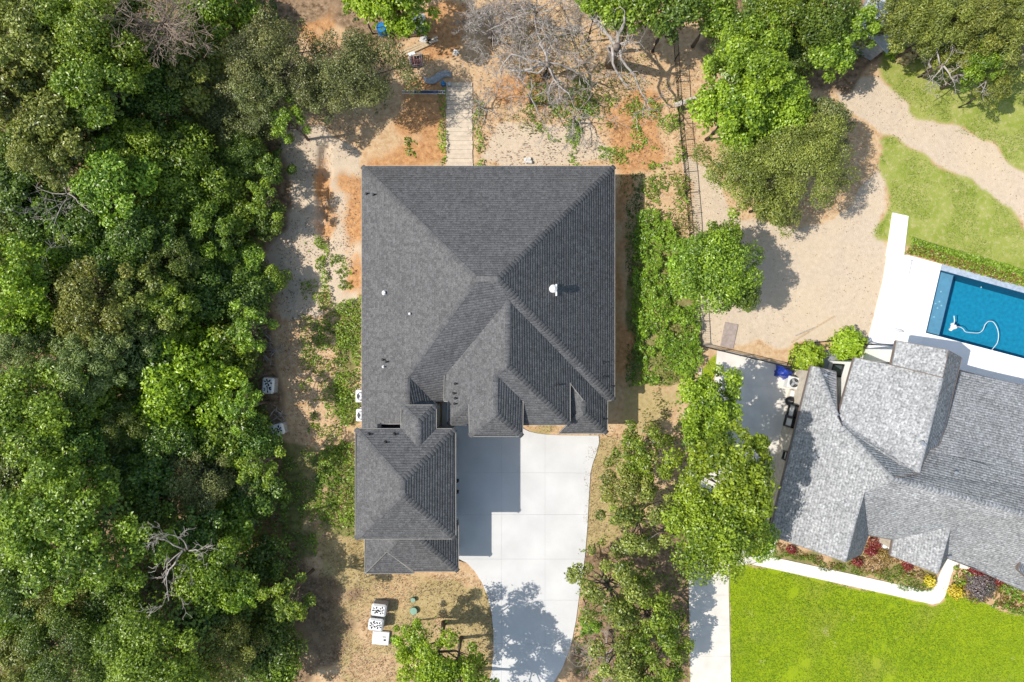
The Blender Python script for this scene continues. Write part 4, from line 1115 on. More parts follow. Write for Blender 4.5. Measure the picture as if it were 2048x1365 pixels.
for x, y, r_, z, k, lm, lab, v in [
    (1415,815,80,5.6,'clump',L_FRESH,'green tree over the parking pad',1),(1458,930,92,9.6,'clump',L_FRESH,'tall bright green tree, between the pad and the pale-roofed house',2),(1410,880,58,4.6,'broad',L_MID,'green tree between the pad and the drive',0),
    (1425,1055,108,8.2,'broad',L_FRESH,'large bright green tree where the front walk meets the drive',3),(1508,1075,50,5.6,'broad',L_FRESH,'bright green tree touching the pale roof',0),(1485,1005,64,9.2,'clump',L_FRESH,'bright green tree west of the pale roof',1),
    (1288,910,74,3.9,'sparse',L_MID,'open green tree at the corner of the charcoal-roofed house',1),(1258,970,66,3.6,'sparse',L_OLIVE,'olive tree beside the wide driveway',0),(1280,1045,82,3.9,'sparse',L_OLIVE,'olive tree with a pale bare limb between the drives',2),
    (1222,1180,84,4.4,'sparse',L_OLIVE,'olive tree overhanging the wide driveway',2),(1300,1240,82,4.0,'sparse',L_MID,'green tree west of the narrow drive',1),(1235,1305,78,3.4,'sparse',L_OLIVE,'thin olive tree low beside the wide driveway',0),(1310,1325,76,3.4,'sparse',L_MID,'thin green tree beside the narrow drive',1),(1180,1245,30,4.0,'sparse',L_MID,'small open tree reaching over the wide driveway',0)]:
    tree(x, y, r_, z, k, lm, lab, G_D, v)
tree(870,1315,100,5.4,'sparse',L_BRIGHT,'open yellow-green tree in front of the garage, shading the driveway',None,1)
tree(910,1350,88,5.4,'sparse',L_MID,'green tree south of the green septic lids',None,0)
tree(945,1430,95,6.0,'sparse',L_MID,'green tree at the street end of the wide driveway',None,1)
tree(820,1290,44,4.0,'sparse',L_BRIGHT,'small thin tree beside the wrapped pallets',None,0)

# ---------------------------------------------------------------- shrubs and ground cover
def bush(px, py, rpx, h, lm, label, cat='bush', group=None, leaf=(.12, .2), dens=900, seed=0, name='bush', flat=.8):
    R = rpx / F * H; r = np.random.default_rng(seed + 900); c = W(px, py, 0)
    m = int(dens * R * R * 2.2) + 60
    d = sph(r, m); d[:, 2] = np.abs(d[:, 2])
    bump = 1 + .18 * np.sin(d[:, 0] * 8 + seed) * np.sin(d[:, 1] * 9) + .1 * np.sin(d[:, 2] * 11 + seed)
    rad = bump * (.62 + .42 * r.random(m) ** .6)
    C = np.stack([d[:, 0] * R * rad, d[:, 1] * R * rad, .05 + d[:, 2] * h * rad], 1)
    S = leaf[0] + (leaf[1] - leaf[0]) * r.random(m)
    V, T = leaf_quads(C, d + np.array([0, 0, .3]) + r.normal(size=(m, 3)) * .45, S, r)
    root = empty(name, (c.x, c.y, 0)); tag(root, label, cat, group)
    link('foliage', mesh_np('foliage', V, T, 3, np.repeat(np.clip(r.normal(.5, .28, m), 0, 1), 4)), lm, root)
    mb = MB()
    for k in range(6):
        a = k * 1.05; mb.tube([(0, 0, -.05), (math.cos(a) * R * .3, math.sin(a) * R * .3, h * .4), (math.cos(a) * R * .6, math.sin(a) * R * .6, h * .6)], [.03, .02, .008], 4)
    mb.build('stem', BARK, root)
    return root
bush(1610,716,31,1.5,L_LIME,'lime green rounded bush beside the blue covered grill', seed=1, group='lime bushes', leaf=(.14, .26))
bush(1690,688,32,1.5,L_LIME,'lime green rounded bush beside the pool deck', seed=2, group='lime bushes', leaf=(.14, .26))
bush(1856,1161,12,.6,L_YELLOW,'yellow bush at the walk corner under the entry gable', seed=3, leaf=(.1,.17))
bush(1908,1182,15,.6,L_YELLOW,'yellow bush across the walk beside the dusky bush', seed=4, leaf=(.1,.17))
bush(1958,1168,30,.7,L_PURPLE,'dusky purple-grey low bush in the flower bed', seed=5, leaf=(.09,.15))
for k, (x, y, r_) in enumerate([(1748,1084,14),(1738,1100,12),(1765,1108,14),(1812,1128,12),(1945,1140,12),(1962,1148,12),(1990,1158,12),(1712,1122,10),(1580,1098,9)]):
    bush(x, y, r_, .55, L_RED if k != 2 else L_RUST, ['red-leaved shrub tight against the white porch slab','red-leaved shrub below the steep gable','russet shrub in the middle of the flower bed','red-leaved shrub under the entry gable eave','red-leaved shrub by the dusky bush','red-leaved shrub beside the dusky bush, under the eave','red-leaved shrub east of the dusky bush','small red-leaved shrub at the tip of the steep gable','small red-leaved shrub under the west eave corner'][k], 'shrub', 'red shrubs in the flower bed', seed=10 + k, name='shrub', leaf=(.09, .16), dens=700)
bush(1805,110,22,1.5,L_STRAW,'straw-tipped ornamental grass clump by the far lawn','ornamental grass', seed=30, name='grass_clump', leaf=(.2,.4), dens=260)
bush(1785,100,20,1.2,L_LIME,'bright green clump beside the straw-tipped grass','ornamental grass', seed=31, name='grass_clump', leaf=(.2,.35), dens=300)
bush(1820,95,16,1.2,L_RUST,'rusty clump beside the straw-tipped grass','ornamental grass', seed=32, name='grass_clump', leaf=(.2,.35), dens=300)
bush(1805,75,26,1.4,L_WEED,'green grass clump below the olive trees','ornamental grass', seed=33, name='grass_clump', leaf=(.18,.3), dens=300)

def scatter(name, polys, per_m2, size, height, lm, label, cat, seed, thresh=.0, nsc=1.2, clump=.0, up=.6, asp=.5, spike=False, bumpy=0.3):
    """leafy ground cover over polygons given in photo pixels; gaps by noise"""
    r = np.random.default_rng(seed); Cs = []; Sz = []; Tn = []
    for poly in polys:
        pw = PW(poly); xs = [p[0] for p in pw]; ys = [p[1] for p in pw]
        A = (max(xs) - min(xs)) * (max(ys) - min(ys)); m = int(A * per_m2)
        x = r.uniform(min(xs), max(xs), m); y = r.uniform(min(ys), max(ys), m)
        jx = (fbm(x, y, 1.1, seed) - .5) * 1.1; jy = (fbm(x, y, 1.1, seed + 3) - .5) * 1.1
        k = inpoly(x + jx, y + jy, pw)
        nz = fbm(x, y, nsc, seed + 7)
        k &= nz > thresh + (r.random(m) - .5) * .08
        x, y, nz = x[k], y[k], nz[k]
        hump = fbm(x, y, .7, seed + 11) if asp > .26 or spike else np.clip((fbm(x, y, 5.5, seed + 11, 3) - .5) * 2.0 + .5, 0, 1) * .65 + .35 * fbm(x, y, .9, seed + 12)
        z = .02 + height * (.15 + bumpy * hump * 2 * .8 + (1 - bumpy) * .6 * r.random(len(x))) * np.clip((nz - thresh) * 6, .2, 1)
        Cs.append(np.stack([x, y, z], 1)); Tn.append(np.clip(hump * .9 - .1 + r.normal(size=len(x)) * .2, 0, 1))
    C = np.concatenate(Cs); T = np.concatenate(Tn); n_ = len(C)
    S = size[0] + (size[1] - size[0]) * r.random(n_)
    Nn = r.normal(size=(n_, 3)) * (1 - up) + np.array([0, 0, up])
    if spike: Nn = r.normal(size=(n_, 3)) * np.array([1, 1, .35])
    V, tri = leaf_quads(C, Nn, S, r, aspect=asp)
    V[:, 2] = np.maximum(V[:, 2], .012)
    o = link(name, mesh_np(name, V, tri, 3, np.repeat(T, 4)), lm)
    tag(o, label, cat, kind='stuff'); return o
VINE = [(1268,430),(1300,420),(1330,440),(1350,470),(1395,480),(1397,560),(1392,640),(1402,690),(1395,748),(1330,768),(1262,770),(1262,600)]
scatter('vines', [VINE], 260, (.10, .25), .8, L_VINE, 'thick green vines smothering the strip beside the metal fence', 'vines', 50, .34, .9, bumpy=.7)
scatter('vines', [VINE, [(1290,350),(1370,350),(1392,470),(1330,470),(1280,440)]], 80, (.08, .2), .5, L_OLIVE, 'yellowing weeds mixed through the vines beside the metal fence', 'vines', 150, .46, .8, bumpy=.5)
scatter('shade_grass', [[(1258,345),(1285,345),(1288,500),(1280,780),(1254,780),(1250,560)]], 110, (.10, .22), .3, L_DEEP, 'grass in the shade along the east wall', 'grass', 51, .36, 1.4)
scatter('weeds', [[(672,612),(724,590),(724,760),(708,852),(680,850),(668,800)], [(660,505),(700,515),(705,580),(680,580)], [(632,470),(655,480),(658,600),(670,660),(640,660)], [(640,905),(712,880),(712,1080),(660,1060)], [(610,480),(650,480),(650,520),(615,515)]], 150, (.11, .25), .45, L_WEED, 'bright green weeds along the west side of the house', 'weeds', 52, .40, .9, bumpy=.5)
scatter('weeds', [[(1175,200),(1275,190),(1300,250),(1290,340),(1180,335),(1120,300)], [(1060,170),(1180,150),(1180,330),(1150,332),(1050,240)], [(1290,180),(1365,190),(1372,330),(1300,340)], [(945,200),(965,200),(968,335),(946,335)], [(875,180),(893,175),(893,335),(880,330)], [(810,275),(840,280),(835,320),(812,320)], [(1255,345),(1380,345),(1372,470),(1300,400)]], 120, (.10, .24), .4, L_WEED, 'green weeds scattered over the back yard soil', 'weeds', 53, .50, 1.1, bumpy=.5)
scatter('weeds', [[(1225,335),(1375,330),(1395,470),(1300,480)], [(1270,745),(1400,720),(1395,800),(1290,880)], [(1020,10),(1240,60),(1360,190),(1000,290)]], 60, (.08, .2), .22, L_OLIVE, 'thin olive weeds on the clay soil', 'weeds', 54, .52, .8)
scatter('weeds', [[(600,560),(665,560),(700,640),(690,880),(640,900),(600,760)], [(625,880),(700,890),(700,1080),(640,1060)]], 110, (.10, .24), .4, L_WEED, 'bright weeds along the dirt lane', 'weeds', 155, .53, .8, bumpy=.5)
scatter('weeds', [[(560,880),(620,890),(650,980),(640,1110),(590,1140),(560,1060)], [(600,640),(700,640),(690,880),(620,860),(610,760)], [(620,860),(700,890),(690,1060),(640,1050)]], 90, (.10, .24), .35, L_MID, 'green weeds in the shade of the dirt lane', 'weeds', 55, .47, 1.2)
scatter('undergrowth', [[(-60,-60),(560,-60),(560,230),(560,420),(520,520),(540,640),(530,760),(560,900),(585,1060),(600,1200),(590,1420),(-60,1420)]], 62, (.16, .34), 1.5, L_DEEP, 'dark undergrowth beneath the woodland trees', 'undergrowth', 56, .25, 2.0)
scatter('weeds', [[(1160,1090),(1380,990),(1382,1400),(1140,1400)], [(1240,870),(1400,800),(1420,1000),(1230,1080)]], 45, (.10, .24), .3, L_MID, 'sparse green weeds between the two drives', 'weeds', 57, .5, 1.0)
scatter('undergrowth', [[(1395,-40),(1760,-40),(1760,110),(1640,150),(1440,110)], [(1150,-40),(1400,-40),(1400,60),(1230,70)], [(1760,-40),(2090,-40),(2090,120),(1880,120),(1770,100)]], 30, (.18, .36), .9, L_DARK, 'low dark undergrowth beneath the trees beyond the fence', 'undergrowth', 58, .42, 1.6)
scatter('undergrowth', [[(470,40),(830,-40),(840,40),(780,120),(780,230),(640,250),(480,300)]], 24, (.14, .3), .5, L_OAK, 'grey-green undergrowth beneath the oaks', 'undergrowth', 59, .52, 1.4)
L_LITTER = leaf_mat('leaf_litter', (0.10, 0.06, 0.035), (0.50, 0.36, 0.23), trans=.05)
scatter('leaf_litter', [[(555,640),(680,620),(700,700),(690,900),(690,1080),(640,1350),(590,1350),(600,1000)], [(530,250),(720,250),(720,480),(660,640),(540,640),(520,480)], [(700,1140),(990,1150),(990,1380),(640,1380)]], 40, (.05, .14), .05, L_LITTER, 'fallen leaves and twigs strewn over the dirt lane', 'leaf litter', 80, .40, 1.0, up=.75)
scatter('leaf_litter', [[(760,-20),(1360,-20),(1370,340),(960,340),(960,150),(740,150)], [(1228,335),(1400,335),(1400,480),(1250,480)], [(1170,870),(1400,800),(1385,1380),(1130,1380)], [(960,-10),(1400,-10),(1400,330),(960,330)]], 20, (.05, .14), .05, L_LITTER, 'fallen leaves and twigs strewn over the back yard and between the drives', 'leaf litter', 81, .42, 1.0, up=.75)
scatter('leaf_litter', [[(1395,460),(1760,440),(1780,560),(1740,690),(1400,690)], [(1650,150),(1770,160),(1935,268),(2120,380),(2120,480),(1925,355),(1760,270)], [(1400,330),(1780,300),(1760,470),(1400,480)]], 8, (.04, .11), .03, L_LITTER, 'sparse litter flecking the pale sandy yard', 'leaf litter', 82, .40, 1.2, up=.8)
scatter('dry_grass', DRY[:4], 130, (.07, .17), .1, L_STRAW, 'short dry straw grass round the front of the house', 'grass', 60, .36, .8, spike=True, asp=.22)
scatter('lawn_grass', [LAWN_S], 260, (.07, .16), .07, L_GRASS, 'mown bright green lawn in front of the pale-roofed house', 'lawn', 61, .22, 2.0, asp=.25, up=.45)
scatter('lawn_grass', [LAWN_N, LAWN_P, LAWN_C], 150, (.07, .17), .08, L_GRASS2, 'patchy green lawn either side of the sandy track', 'lawn', 62, .44, 1.6, asp=.25, up=.45)
scatter('border_grass', [[(1520,1098),(1560,1108),(1690,1130),(1740,1140),(1790,1132),(1850,1158),(1872,1150),(1868,1170),(1848,1182),(1700,1148),(1540,1113)]], 260, (.12, .26), .28, L_WEED, 'green border grass edging the front walk', 'grass', 63, .30, .8, spike=True, asp=.25)
scatter('border_plants', [[(1545,1085),(1700,1128),(1745,1075),(1785,1112),(1870,1150),(1850,1165),(1780,1148),(1690,1140),(1560,1105)], [(1905,1128),(1960,1135),(2090,1200),(2090,1245),(1990,1210),(1920,1200),(1898,1175)]], 120, (.09, .22), .35, L_RUST, 'russet mixed plants in the flower beds', 'plants', 64, .40, .7)
scatter('border_plants', [[(1905,1130),(1945,1140),(1930,1170),(1902,1172)], [(1975,1165),(2090,1195),(2090,1250),(2000,1215),(1930,1200)]], 170, (.12, .26), .45, L_WEED, 'green leafy plants along the eastern flower bed', 'plants', 65, .34, .8)
def hedge():
    r = np.random.default_rng(70)
    a = W(1812, 490); b = W(2110, 576); d = b - a; L_ = d.length; d.normalize(); nrm = Vector((-d.y, d.x, 0))
    root = empty('hedge', (a + b) / 2); tag(root, 'long low clipped green hedge tinged red behind the pool', 'hedge')
    m = 9000
    t = r.random(m) * L_; u = (r.random(m) - .5); h = .75 * (1 - (2 * np.abs(u)) ** 3) * (.8 + .3 * fbm(t, u, .5, 3))
    wd = .62 + .25 * fbm(t, t * 0, 1.1, 9)
    C = np.stack([(a.x - root.location.x) + d.x * t + nrm.x * u * wd * 1.6, (a.y - root.location.y) + d.y * t + nrm.y * u * wd * 1.6, .1 + h * (.6 + .45 * r.random(m))], 1)
    V, T = leaf_quads(C, r.normal(size=(m, 3)) * .5 + np.array([0, 0, .6]), .1 + .12 * r.random(m), r)
    red = (u < -.05) & (r.random(m) < .4)
    tint = np.clip(r.normal(.5, .25, m), 0, 1)
    for sel, lm, nm in ((~red, L_WEED, 'foliage'), (red, L_RUST, 'red_foliage')):
        idx = np.where(sel)[0]; vi = (idx[:, None] * 4 + np.arange(4)).ravel(); k = np.arange(len(idx)) * 4
        tri = np.concatenate([np.stack([k, k + 1, k + 2], 1), np.stack([k, k + 2, k + 3], 1)])
        link(nm, mesh_np(nm, V[vi], tri, 3, np.repeat(tint[idx], 4)), lm, root)
hedge()

# ---------------------------------------------------------------- dead trees
def grow(p, d, r0, length, depth, rnd, segs, wander=.35, spread=.75, droop=0.0, ratio=.62, kids=3, minr=.008):
    """recursive bare branching; appends polylines (points, radii)"""
    n_ = 6; pts = [Vector(p)]; rad = [r0]; dd = Vector(d).normalized()
    for k in range(n_):
        dd = (dd + Vector((rnd.gauss(0, wander), rnd.gauss(0, wander), rnd.gauss(0, wander * .7) - droop)) * .5).normalized()
        pts.append(pts[-1] + dd * length / n_); rad.append(max(minr, r0 * (1 - (k + 1) / n_ * .55)))
    segs.append((pts, rad, depth))
    if depth <= 0: return
    for k in range(kids):
        i = rnd.choice([2, 3, 4, 5, 6]); q = pts[i]
        nd = (dd + Vector((rnd.gauss(0, spread), rnd.gauss(0, spread), rnd.gauss(0, spread * .6)))).normalized()
        grow(q, nd, rad[i] * .66, length * ratio * rnd.uniform(.75, 1.2), depth - 1, rnd, segs, wander, spread, droop, ratio, kids, minr)
def dead_tree(name, base, limbs, label, m_trunk, m_branch, trunk_pts, trunk_r, seed, depth=3, kids=3, cat='dead tree', group=None, minr=.009, wander=.38, spread=.8):
    rnd = random.Random(seed); root = empty(name, base); tag(root, label, cat, group)
    if trunk_pts:
        MB().tube([Vector(t) - base for t in trunk_pts], trunk_r, 9).build('trunk', m_trunk, root, True)
    tw = MB()
    for (a, b, r0) in limbs:
        a = Vector(a); b = Vector(b); d = b - a; L_ = d.length; segs = []
        grow(a - base, d, r0, L_, depth, rnd, segs, wander * .8, spread, 0, .58, kids, minr)
        mb = MB(); mb.tube(segs[0][0], segs[0][1], 7); mb.build('limb', m_branch, root, True)
        for pts, rad, dp in segs[1:]:
            tw.tube(pts, rad, 4 if dp > 0 else 3, cap=False)
    tag(tw.build('twigs', m_branch, root), kind='stuff')
    return root
def radial(cx, cy, z0, n_, L0, L1, r0, rnd, zlo=.0, zhi=1.2, px=True):
    out = []
    for k in range(n_):
        a = k * 2 * math.pi / n_ + rnd.uniform(-.25, .25); L_ = rnd.uniform(L0, L1)
        s0 = W(cx, cy, z0) + Vector((0, 0, rnd.uniform(-.8, .3)))
        out.append((s0, s0 + Vector((math.cos(a) * L_, math.sin(a) * L_, rnd.uniform(zlo, zhi))), r0 * rnd.uniform(.7, 1.1)))
    return out
rd = random.Random(3)
b0 = W(1092, 152, 0)
dead_tree('dead_tree', b0, [(W(1096,130,4.0), W(985,165,3.6), .11), (W(1096,130,4.0), W(1060,205,3.0), .09), (W(1096,128,4.2), W(1165,190,3.2), .09), (W(1098,128,4.2), W(1180,140,4.4), .10), (W(1094,126,4.2), W(1085,40,4.8), .11), (W(1094,126,4.2), W(1120,60,4.6), .07), (W(1094,128,4.2), W(990,95,3.8), .09), (W(1096,130,4.0), W(1120,215,2.8), .07)], 'wide bleached dead tree sprawling over the back yard', DEADD, DEADW,
          [b0 - Vector((0, 0, .3)), b0 + Vector((.05, .1, 2)), W(1096, 130, 4.6)], [.34, .26, .15], 11, depth=4, kids=3, minr=.011, wander=.85, spread=.95)
b0 = W(1072, 40, 0)
dead_tree('dead_tree', b0, radial(1070, 20, 4.0, 8, 2.0, 3.6, .055, rd, -.4, 1.4), 'bleached dead tree at the north end of the back yard', DEADD, DEADW,
          [b0 - Vector((0, 0, .3)), W(1071, 25, 4.0)], [.2, .1], 12, depth=4, kids=4, minr=.011, wander=.6, spread=.95)
b0 = W(985, 80, 0)
dead_tree('dead_tree', b0, radial(985, 60, 2.6, 11, 1.6, 3.2, .04, rd, -.8, 1.0), 'brushy grey dead tree beside the excavated clay', DEADD, DEADW,
          [b0 - Vector((0, 0, .3)), W(981, 64, 3.0)], [.14, .07], 13, depth=4, kids=4, minr=.011, wander=.7, spread=1.0)
b0 = W(1062, 205, 0)
dead_tree('dead_tree', b0, radial(1060, 192, 2.2, 6, 1.4, 2.4, .05, rd, .0, .8), 'small bleached dead tree close to the house', DEADD, DEADW,
          [b0 - Vector((0, 0, .3)), W(1060, 193, 2.2)], [.13, .08], 14, depth=3, kids=3)
b0 = W(960, 215, 0)
dead_tree('dead_tree', b0, radial(958, 208, 1.2, 8, 1.0, 1.9, .035, rd, .2, .9), 'low grey brush beside the boardwalk', DEADD, DEADW,
          [b0 - Vector((0, 0, .2)), W(959, 209, 1.2)], [.1, .05], 15, depth=3, kids=3)
b0 = W(1150, 245, 0)
dead_tree('dead_tree', b0, radial(1148, 235, 1.6, 8, 1.2, 2.4, .035, rd, .0, .9), 'low grey brush among the weeds behind the house', DEADD, DEADW,
          [b0 - Vector((0, 0, .2)), W(1148, 236, 1.6)], [.1, .05], 16, depth=3, kids=3)
# snapped trunk with heavy limbs
b0 = W(1222, 128, 0); tz = 5.6
lim = [(W(1232,92,tz), W(1165,48,5.2), .14), (W(1232,92,tz), W(1292,62,6.6), .13), (W(1225,95,tz), W(1227,185,3.8), .10), (W(1240,95,tz), W(1190,215,4.2), .10), (W(1225,92,tz), W(1195,110,3.6), .09), (W(1240,90,tz), W(1262,100,6.6), .08), (W(1236,90,tz), W(1250,62,6.8), .07)]
dead_tree('dead_tree', b0, lim, 'snapped dead trunk with heavy bare limbs and a long shadow', DEADD, DEADW,
          [b0 - Vector((0, 0, .3)), W(1226, 112, 2.6), W(1233, 92, tz + .3)], [.45, .36, .2], 21, depth=3, kids=3, wander=.75, minr=.011)
# bleached dead tree in the woodland
b0 = W(385, 1085, 0)
lim = [(W(365,1102,8.6), W(290,1180,8.4), .06), (W(365,1102,8.6), W(258,1125,8.6), .04), (W(370,1100,8.6), W(318,1048,9.2), .045), (W(375,1100,8.6), W(368,1045,9.4), .035), (W(378,1102,8.6), W(435,1100,8.8), .045)]
dead_tree('dead_tree', b0, lim, 'bleached bare dead tree standing above the green woodland', DEADD, DEADW,
          [b0 - Vector((0, 0, .3)), W(378, 1092, 4.5), W(370, 1100, 8.7)], [.2, .13, .07], 31, depth=3, kids=3, wander=.6, spread=.9, minr=.011)
# brown dead bush and other bare crowns in the woodland
rd2 = random.Random(8)
b0 = W(335, 75, 0)
dead_tree('dead_tree', b0, radial(328, 50, 8.4, 34, 1.1, 2.1, .05, rd2, -.6, 1.5), 'brown twiggy dead tree among the green woodland', DEADB, mat('dead_twig_tan', (0.25, 0.195, 0.155), .9, .2, 5), [b0 - Vector((0, 0, .3)), W(330, 54, 8.4)], [.2, .1], 41, depth=3, kids=3, minr=.014)
b0 = W(150, 395, 0)
dead_tree('dead_tree', b0, radial(138, 388, 6.0, 9, 1.6, 2.6, .05, rd2, .2, 1.0), 'grey bare crown wedged between green woodland trees', DEADD, DEADW, [b0 - Vector((0, 0, .3)), W(140, 390, 6.0)], [.18, .1], 42, depth=3, kids=3)
b0 = W(178, 262, 0)
dead_tree('dead_tree', b0, radial(165, 255, 6.2, 8, 1.2, 2.0, .04, rd2, .2, 1.2), 'brownish bare crown below the olive woodland trees', DEADD, mat('dead_twig_tan', (0.25, 0.195, 0.155)), [b0 - Vector((0, 0, .3)), W(168, 256, 6.2)], [.16, .09], 43, depth=3, kids=3)
# bleached branches by the far lawn
b0 = W(1850, 150, 0)
lim = [(W(1862,135,4.2), W(1828,122,3.0), .08), (W(1885,130,4.6), W(1922,158,4.6), .07), (W(1885,130,4.6), W(1878,180,4.6), .045), (W(1880,128,4.6), W(1846,98,5.0), .06), (W(1890,128,4.6), W(1905,88,5.4), .05), (W(1885,132,4.6), W(1858,165,4.0), .035)]
dead_tree('dead_tree', b0, lim, 'bleached leafless tree leaning over the far lawn', DEADD, DEADW, [b0 - Vector((0, 0, .3)), W(1866, 140, 2.6), W(1886, 130, 4.7)], [.2, .14, .08], 51, depth=3, kids=3, wander=.7, minr=.011)
b0 = W(1960, 185, 0)
dead_tree('dead_tree', b0, [(W(1972,162,4.0), W(1955,180,4.2), .05), (W(1972,162,4.0), W(1985,190,4.2), .05), (W(1972,162,4.0), W(1970,190,4.0), .04)], 'small bare white sapling on the far lawn', DEADD, DEADW, [b0 - Vector((0, 0, .2)), W(1972, 162, 4.0)], [.09, .05], 52, depth=2, kids=2)
b0 = W(2035, 125, 0)
dead_tree('dead_tree', b0, [(W(2046,112,5.0), W(2020,105,5.2), .08), (W(2046,112,5.0), W(2052,60,6.0), .08)], 'pale bare trunk among the tall olive trees', DEADW, DEADW, [b0 - Vector((0, 0, .3)), W(2048, 114, 5.2)], [.3, .2], 53, depth=2, kids=2)
b0 = W(1290, 1085, 0)
dead_tree('dead_tree', b0, [(W(1268,1096,4.6), W(1312,1082,4.9), .07), (W(1268,1096,4.6), W(1262,1060,4.5), .04)], 'pale bare limb showing through the olive tree', DEADW, DEADW, [b0 - Vector((0, 0, .2)), W(1270, 1096, 4.6)], [.12, .07], 54, depth=1, kids=2)
b0 = W(1215, 1330, 0)
dead_tree('dead_tree', b0, radial(1215, 1315, 1.6, 12, 1.2, 2.2, .03, rd2, -.4, .7), 'grey tangle of dead brush beside the wide driveway', DEADD, DEADW, [b0 - Vector((0, 0, .2)), W(1215, 1318, 1.6)], [.08, .04], 55, depth=3, kids=3)

# ---------------------------------------------------------------- fences
def fence(pts_px, h, step, label, picket=.13, rails=(.15, 1.0), m=BLACKM, post=.035):
    q = [W(*p, 0) for p in pts_px]; root = empty('fence', q[0]); tag(root, label, 'fence')
    o = q[0]; posts = []; pk = MB()
    for a, b in zip(q[:-1], q[1:]):
        d = b - a; L_ = d.length; n_ = max(1, round(L_ / step)); d.normalize(); ang = math.atan2(d.y, d.x)
        for k in range(n_): posts.append(a + d * (L_ * k / n_))
        for rr in rails:
            z = h * rr - .03; c = (a + b) / 2 - o
            MB().box((c.x, c.y, z), (L_, .035, .045), ang).build('rail', m, root)
        k = 0.
        while k < L_:
            p = a + d * k - o; pk.box((p.x, p.y, h * .52), (.016, .016, h * .86), ang); k += picket
    posts.append(q[-1])
    for p in posts:
        mb = MB().box((p.x - o.x, p.y - o.y, h * .5), (post * 1.6, post * 1.6, h + .1)); mb.build('post', m, root)
    tag(pk.build('pickets', m, root), kind='stuff')
fence([(1346,80),(1358,250),(1368,345),(1378,470),(1390,600),(1394,690)], 1.3, 1.36, 'black metal picket fence running north from the sandy yard')
fence([(1396,692),(1480,712),(1584,737)], 1.25, 1.5, 'black metal fence crossing the head of the parking pad')
fence([(1572,734),(1578,716),(1590,700),(1606,690),(1620,686),(1650,683),(1668,678)], .9, .9, 'curved black garden fence around the lime bushes', picket=.2)
fence([(1712,683),(1732,690),(1786,692)], 1.2, 1.2, 'short black fence between the pool deck and the house', picket=.12)

# ---------------------------------------------------------------- yard things
def pallet_bundle(px, py, rz, w, d, h, label, z0=0.0, seed=0):
    c = W(px, py, h); root = empty('pallet_bundle', (c.x, c.y, 0), rz); tag(root, label, 'pallet', 'wrapped pallets')
    for k in (-.42, 0, .42): MB().box((0, k * d, .06), (w, .1, .1)).build('skid', WOODG, root)
    for k in range(5): MB().box((-w * .42 + k * w * .21, 0, .125), (w * .15, d, .025)).build('slat', WOODG, root)
    MB().bbox((0, 0, .14 + (h - .3) / 2), (w * .97, d * .97, h - .28), 0, .08).build('bundle', GREYP, root)
    top = MB().bbox((0, 0, h - .09), (w, d, .18), 0, .11).build('cover', WHITEP, root, False)
    r = random.Random(seed)
    ink = mat('black_print', (0.01, 0.01, 0.012), .6, .1, 5)
    for gx in (-.2, .2):                               # two printed rosettes of dark lozenges
        for k in range(6):
            a = k * math.pi / 3 + .3 + r.uniform(-.25, .25); rr = r.uniform(.13, .19)
            x = gx * w + math.cos(a) * rr * w * .9; y = math.sin(a) * rr * 1.5 * d
            mb = MB(); mb.cyl((0, 0, 0), r.uniform(.05, .08), .004, 8); 
            mb.v = [(x + vx * math.cos(a) * 1.4 - vy * math.sin(a) * .8, y + vx * math.sin(a) * 1.4 + vy * math.cos(a) * .8, h + .001 + vz) for vx, vy, vz in mb.v]
            mb.build('print_mark', ink, top)
        MB().box((gx * w, 0, h + .003), (w * .2, .05, .004)).build('print_mark', ink, top)
    return root
pallet_bundle(757, 1222, -.12, 1.05, .85, 1.0, 'white-topped wrapped pallet nearest the green septic lids', seed=1)
pallet_bundle(751, 1251, -.12, 1.05, .86, 1.0, 'white-topped wrapped pallet between another pallet and the white board', seed=2)
pallet_bundle(535, 772, 1.5, 1.1, .85, 1.0, 'wrapped pallet beside the brush pile at the woodland edge', seed=3)
pallet_bundle(551, 861, .25, 1.15, .8, 1.0, 'wrapped pallet beside the split logs at the woodland edge', seed=4)
pallet_bundle(836, 42, 1.5, 1.15, .9, 1.0, 'wrapped pallet under the overhanging yellow-green tree', seed=5)
c = W(761, 1278, .3)
wb = empty('white_board', (c.x, c.y, 0), -.08); tag(wb, 'flat white wrapped board lying beside the pallets', 'board')
MB().bbox((0, 0, .14), (1.2, .95, .2), 0, .04).build('panel', WHITEP, wb); MB().box((.25, .12, .245), (.25, .05, .006)).build('print_mark', BLACKM, wb); MB().box((.3, -.1, .245), (.16, .12, .006)).build('print_mark', BLACKM, wb)
MB().box((0, 0, .02), (1.1, .8, .04)).build('skid', WOODG, wb)
for px, py, rr, lab in ((827, 1198, .17, 'small green septic lid'), (828, 1220, .27, 'larger green septic lid')):
    c = W(px, py, 0); root = empty('septic_lid', c); tag(root, lab + ' on a riser in the dry grass', 'septic lid', 'septic lids')
    MB().cyl((0, 0, -.05), rr * .92, .28, 20).build('riser', mat('green_dark', (0.05, 0.12, 0.08), .6, .1, 5), root)
    MB().cyl((0, 0, .23), rr, .06, 20, rr * .93).build('lid', GREENP, root)
    for k in range(4): MB().cyl((math.cos(k * 1.57) * rr * .75, math.sin(k * 1.57) * rr * .75, .29), .02, .02, 6).build('bolt', GALV, root)
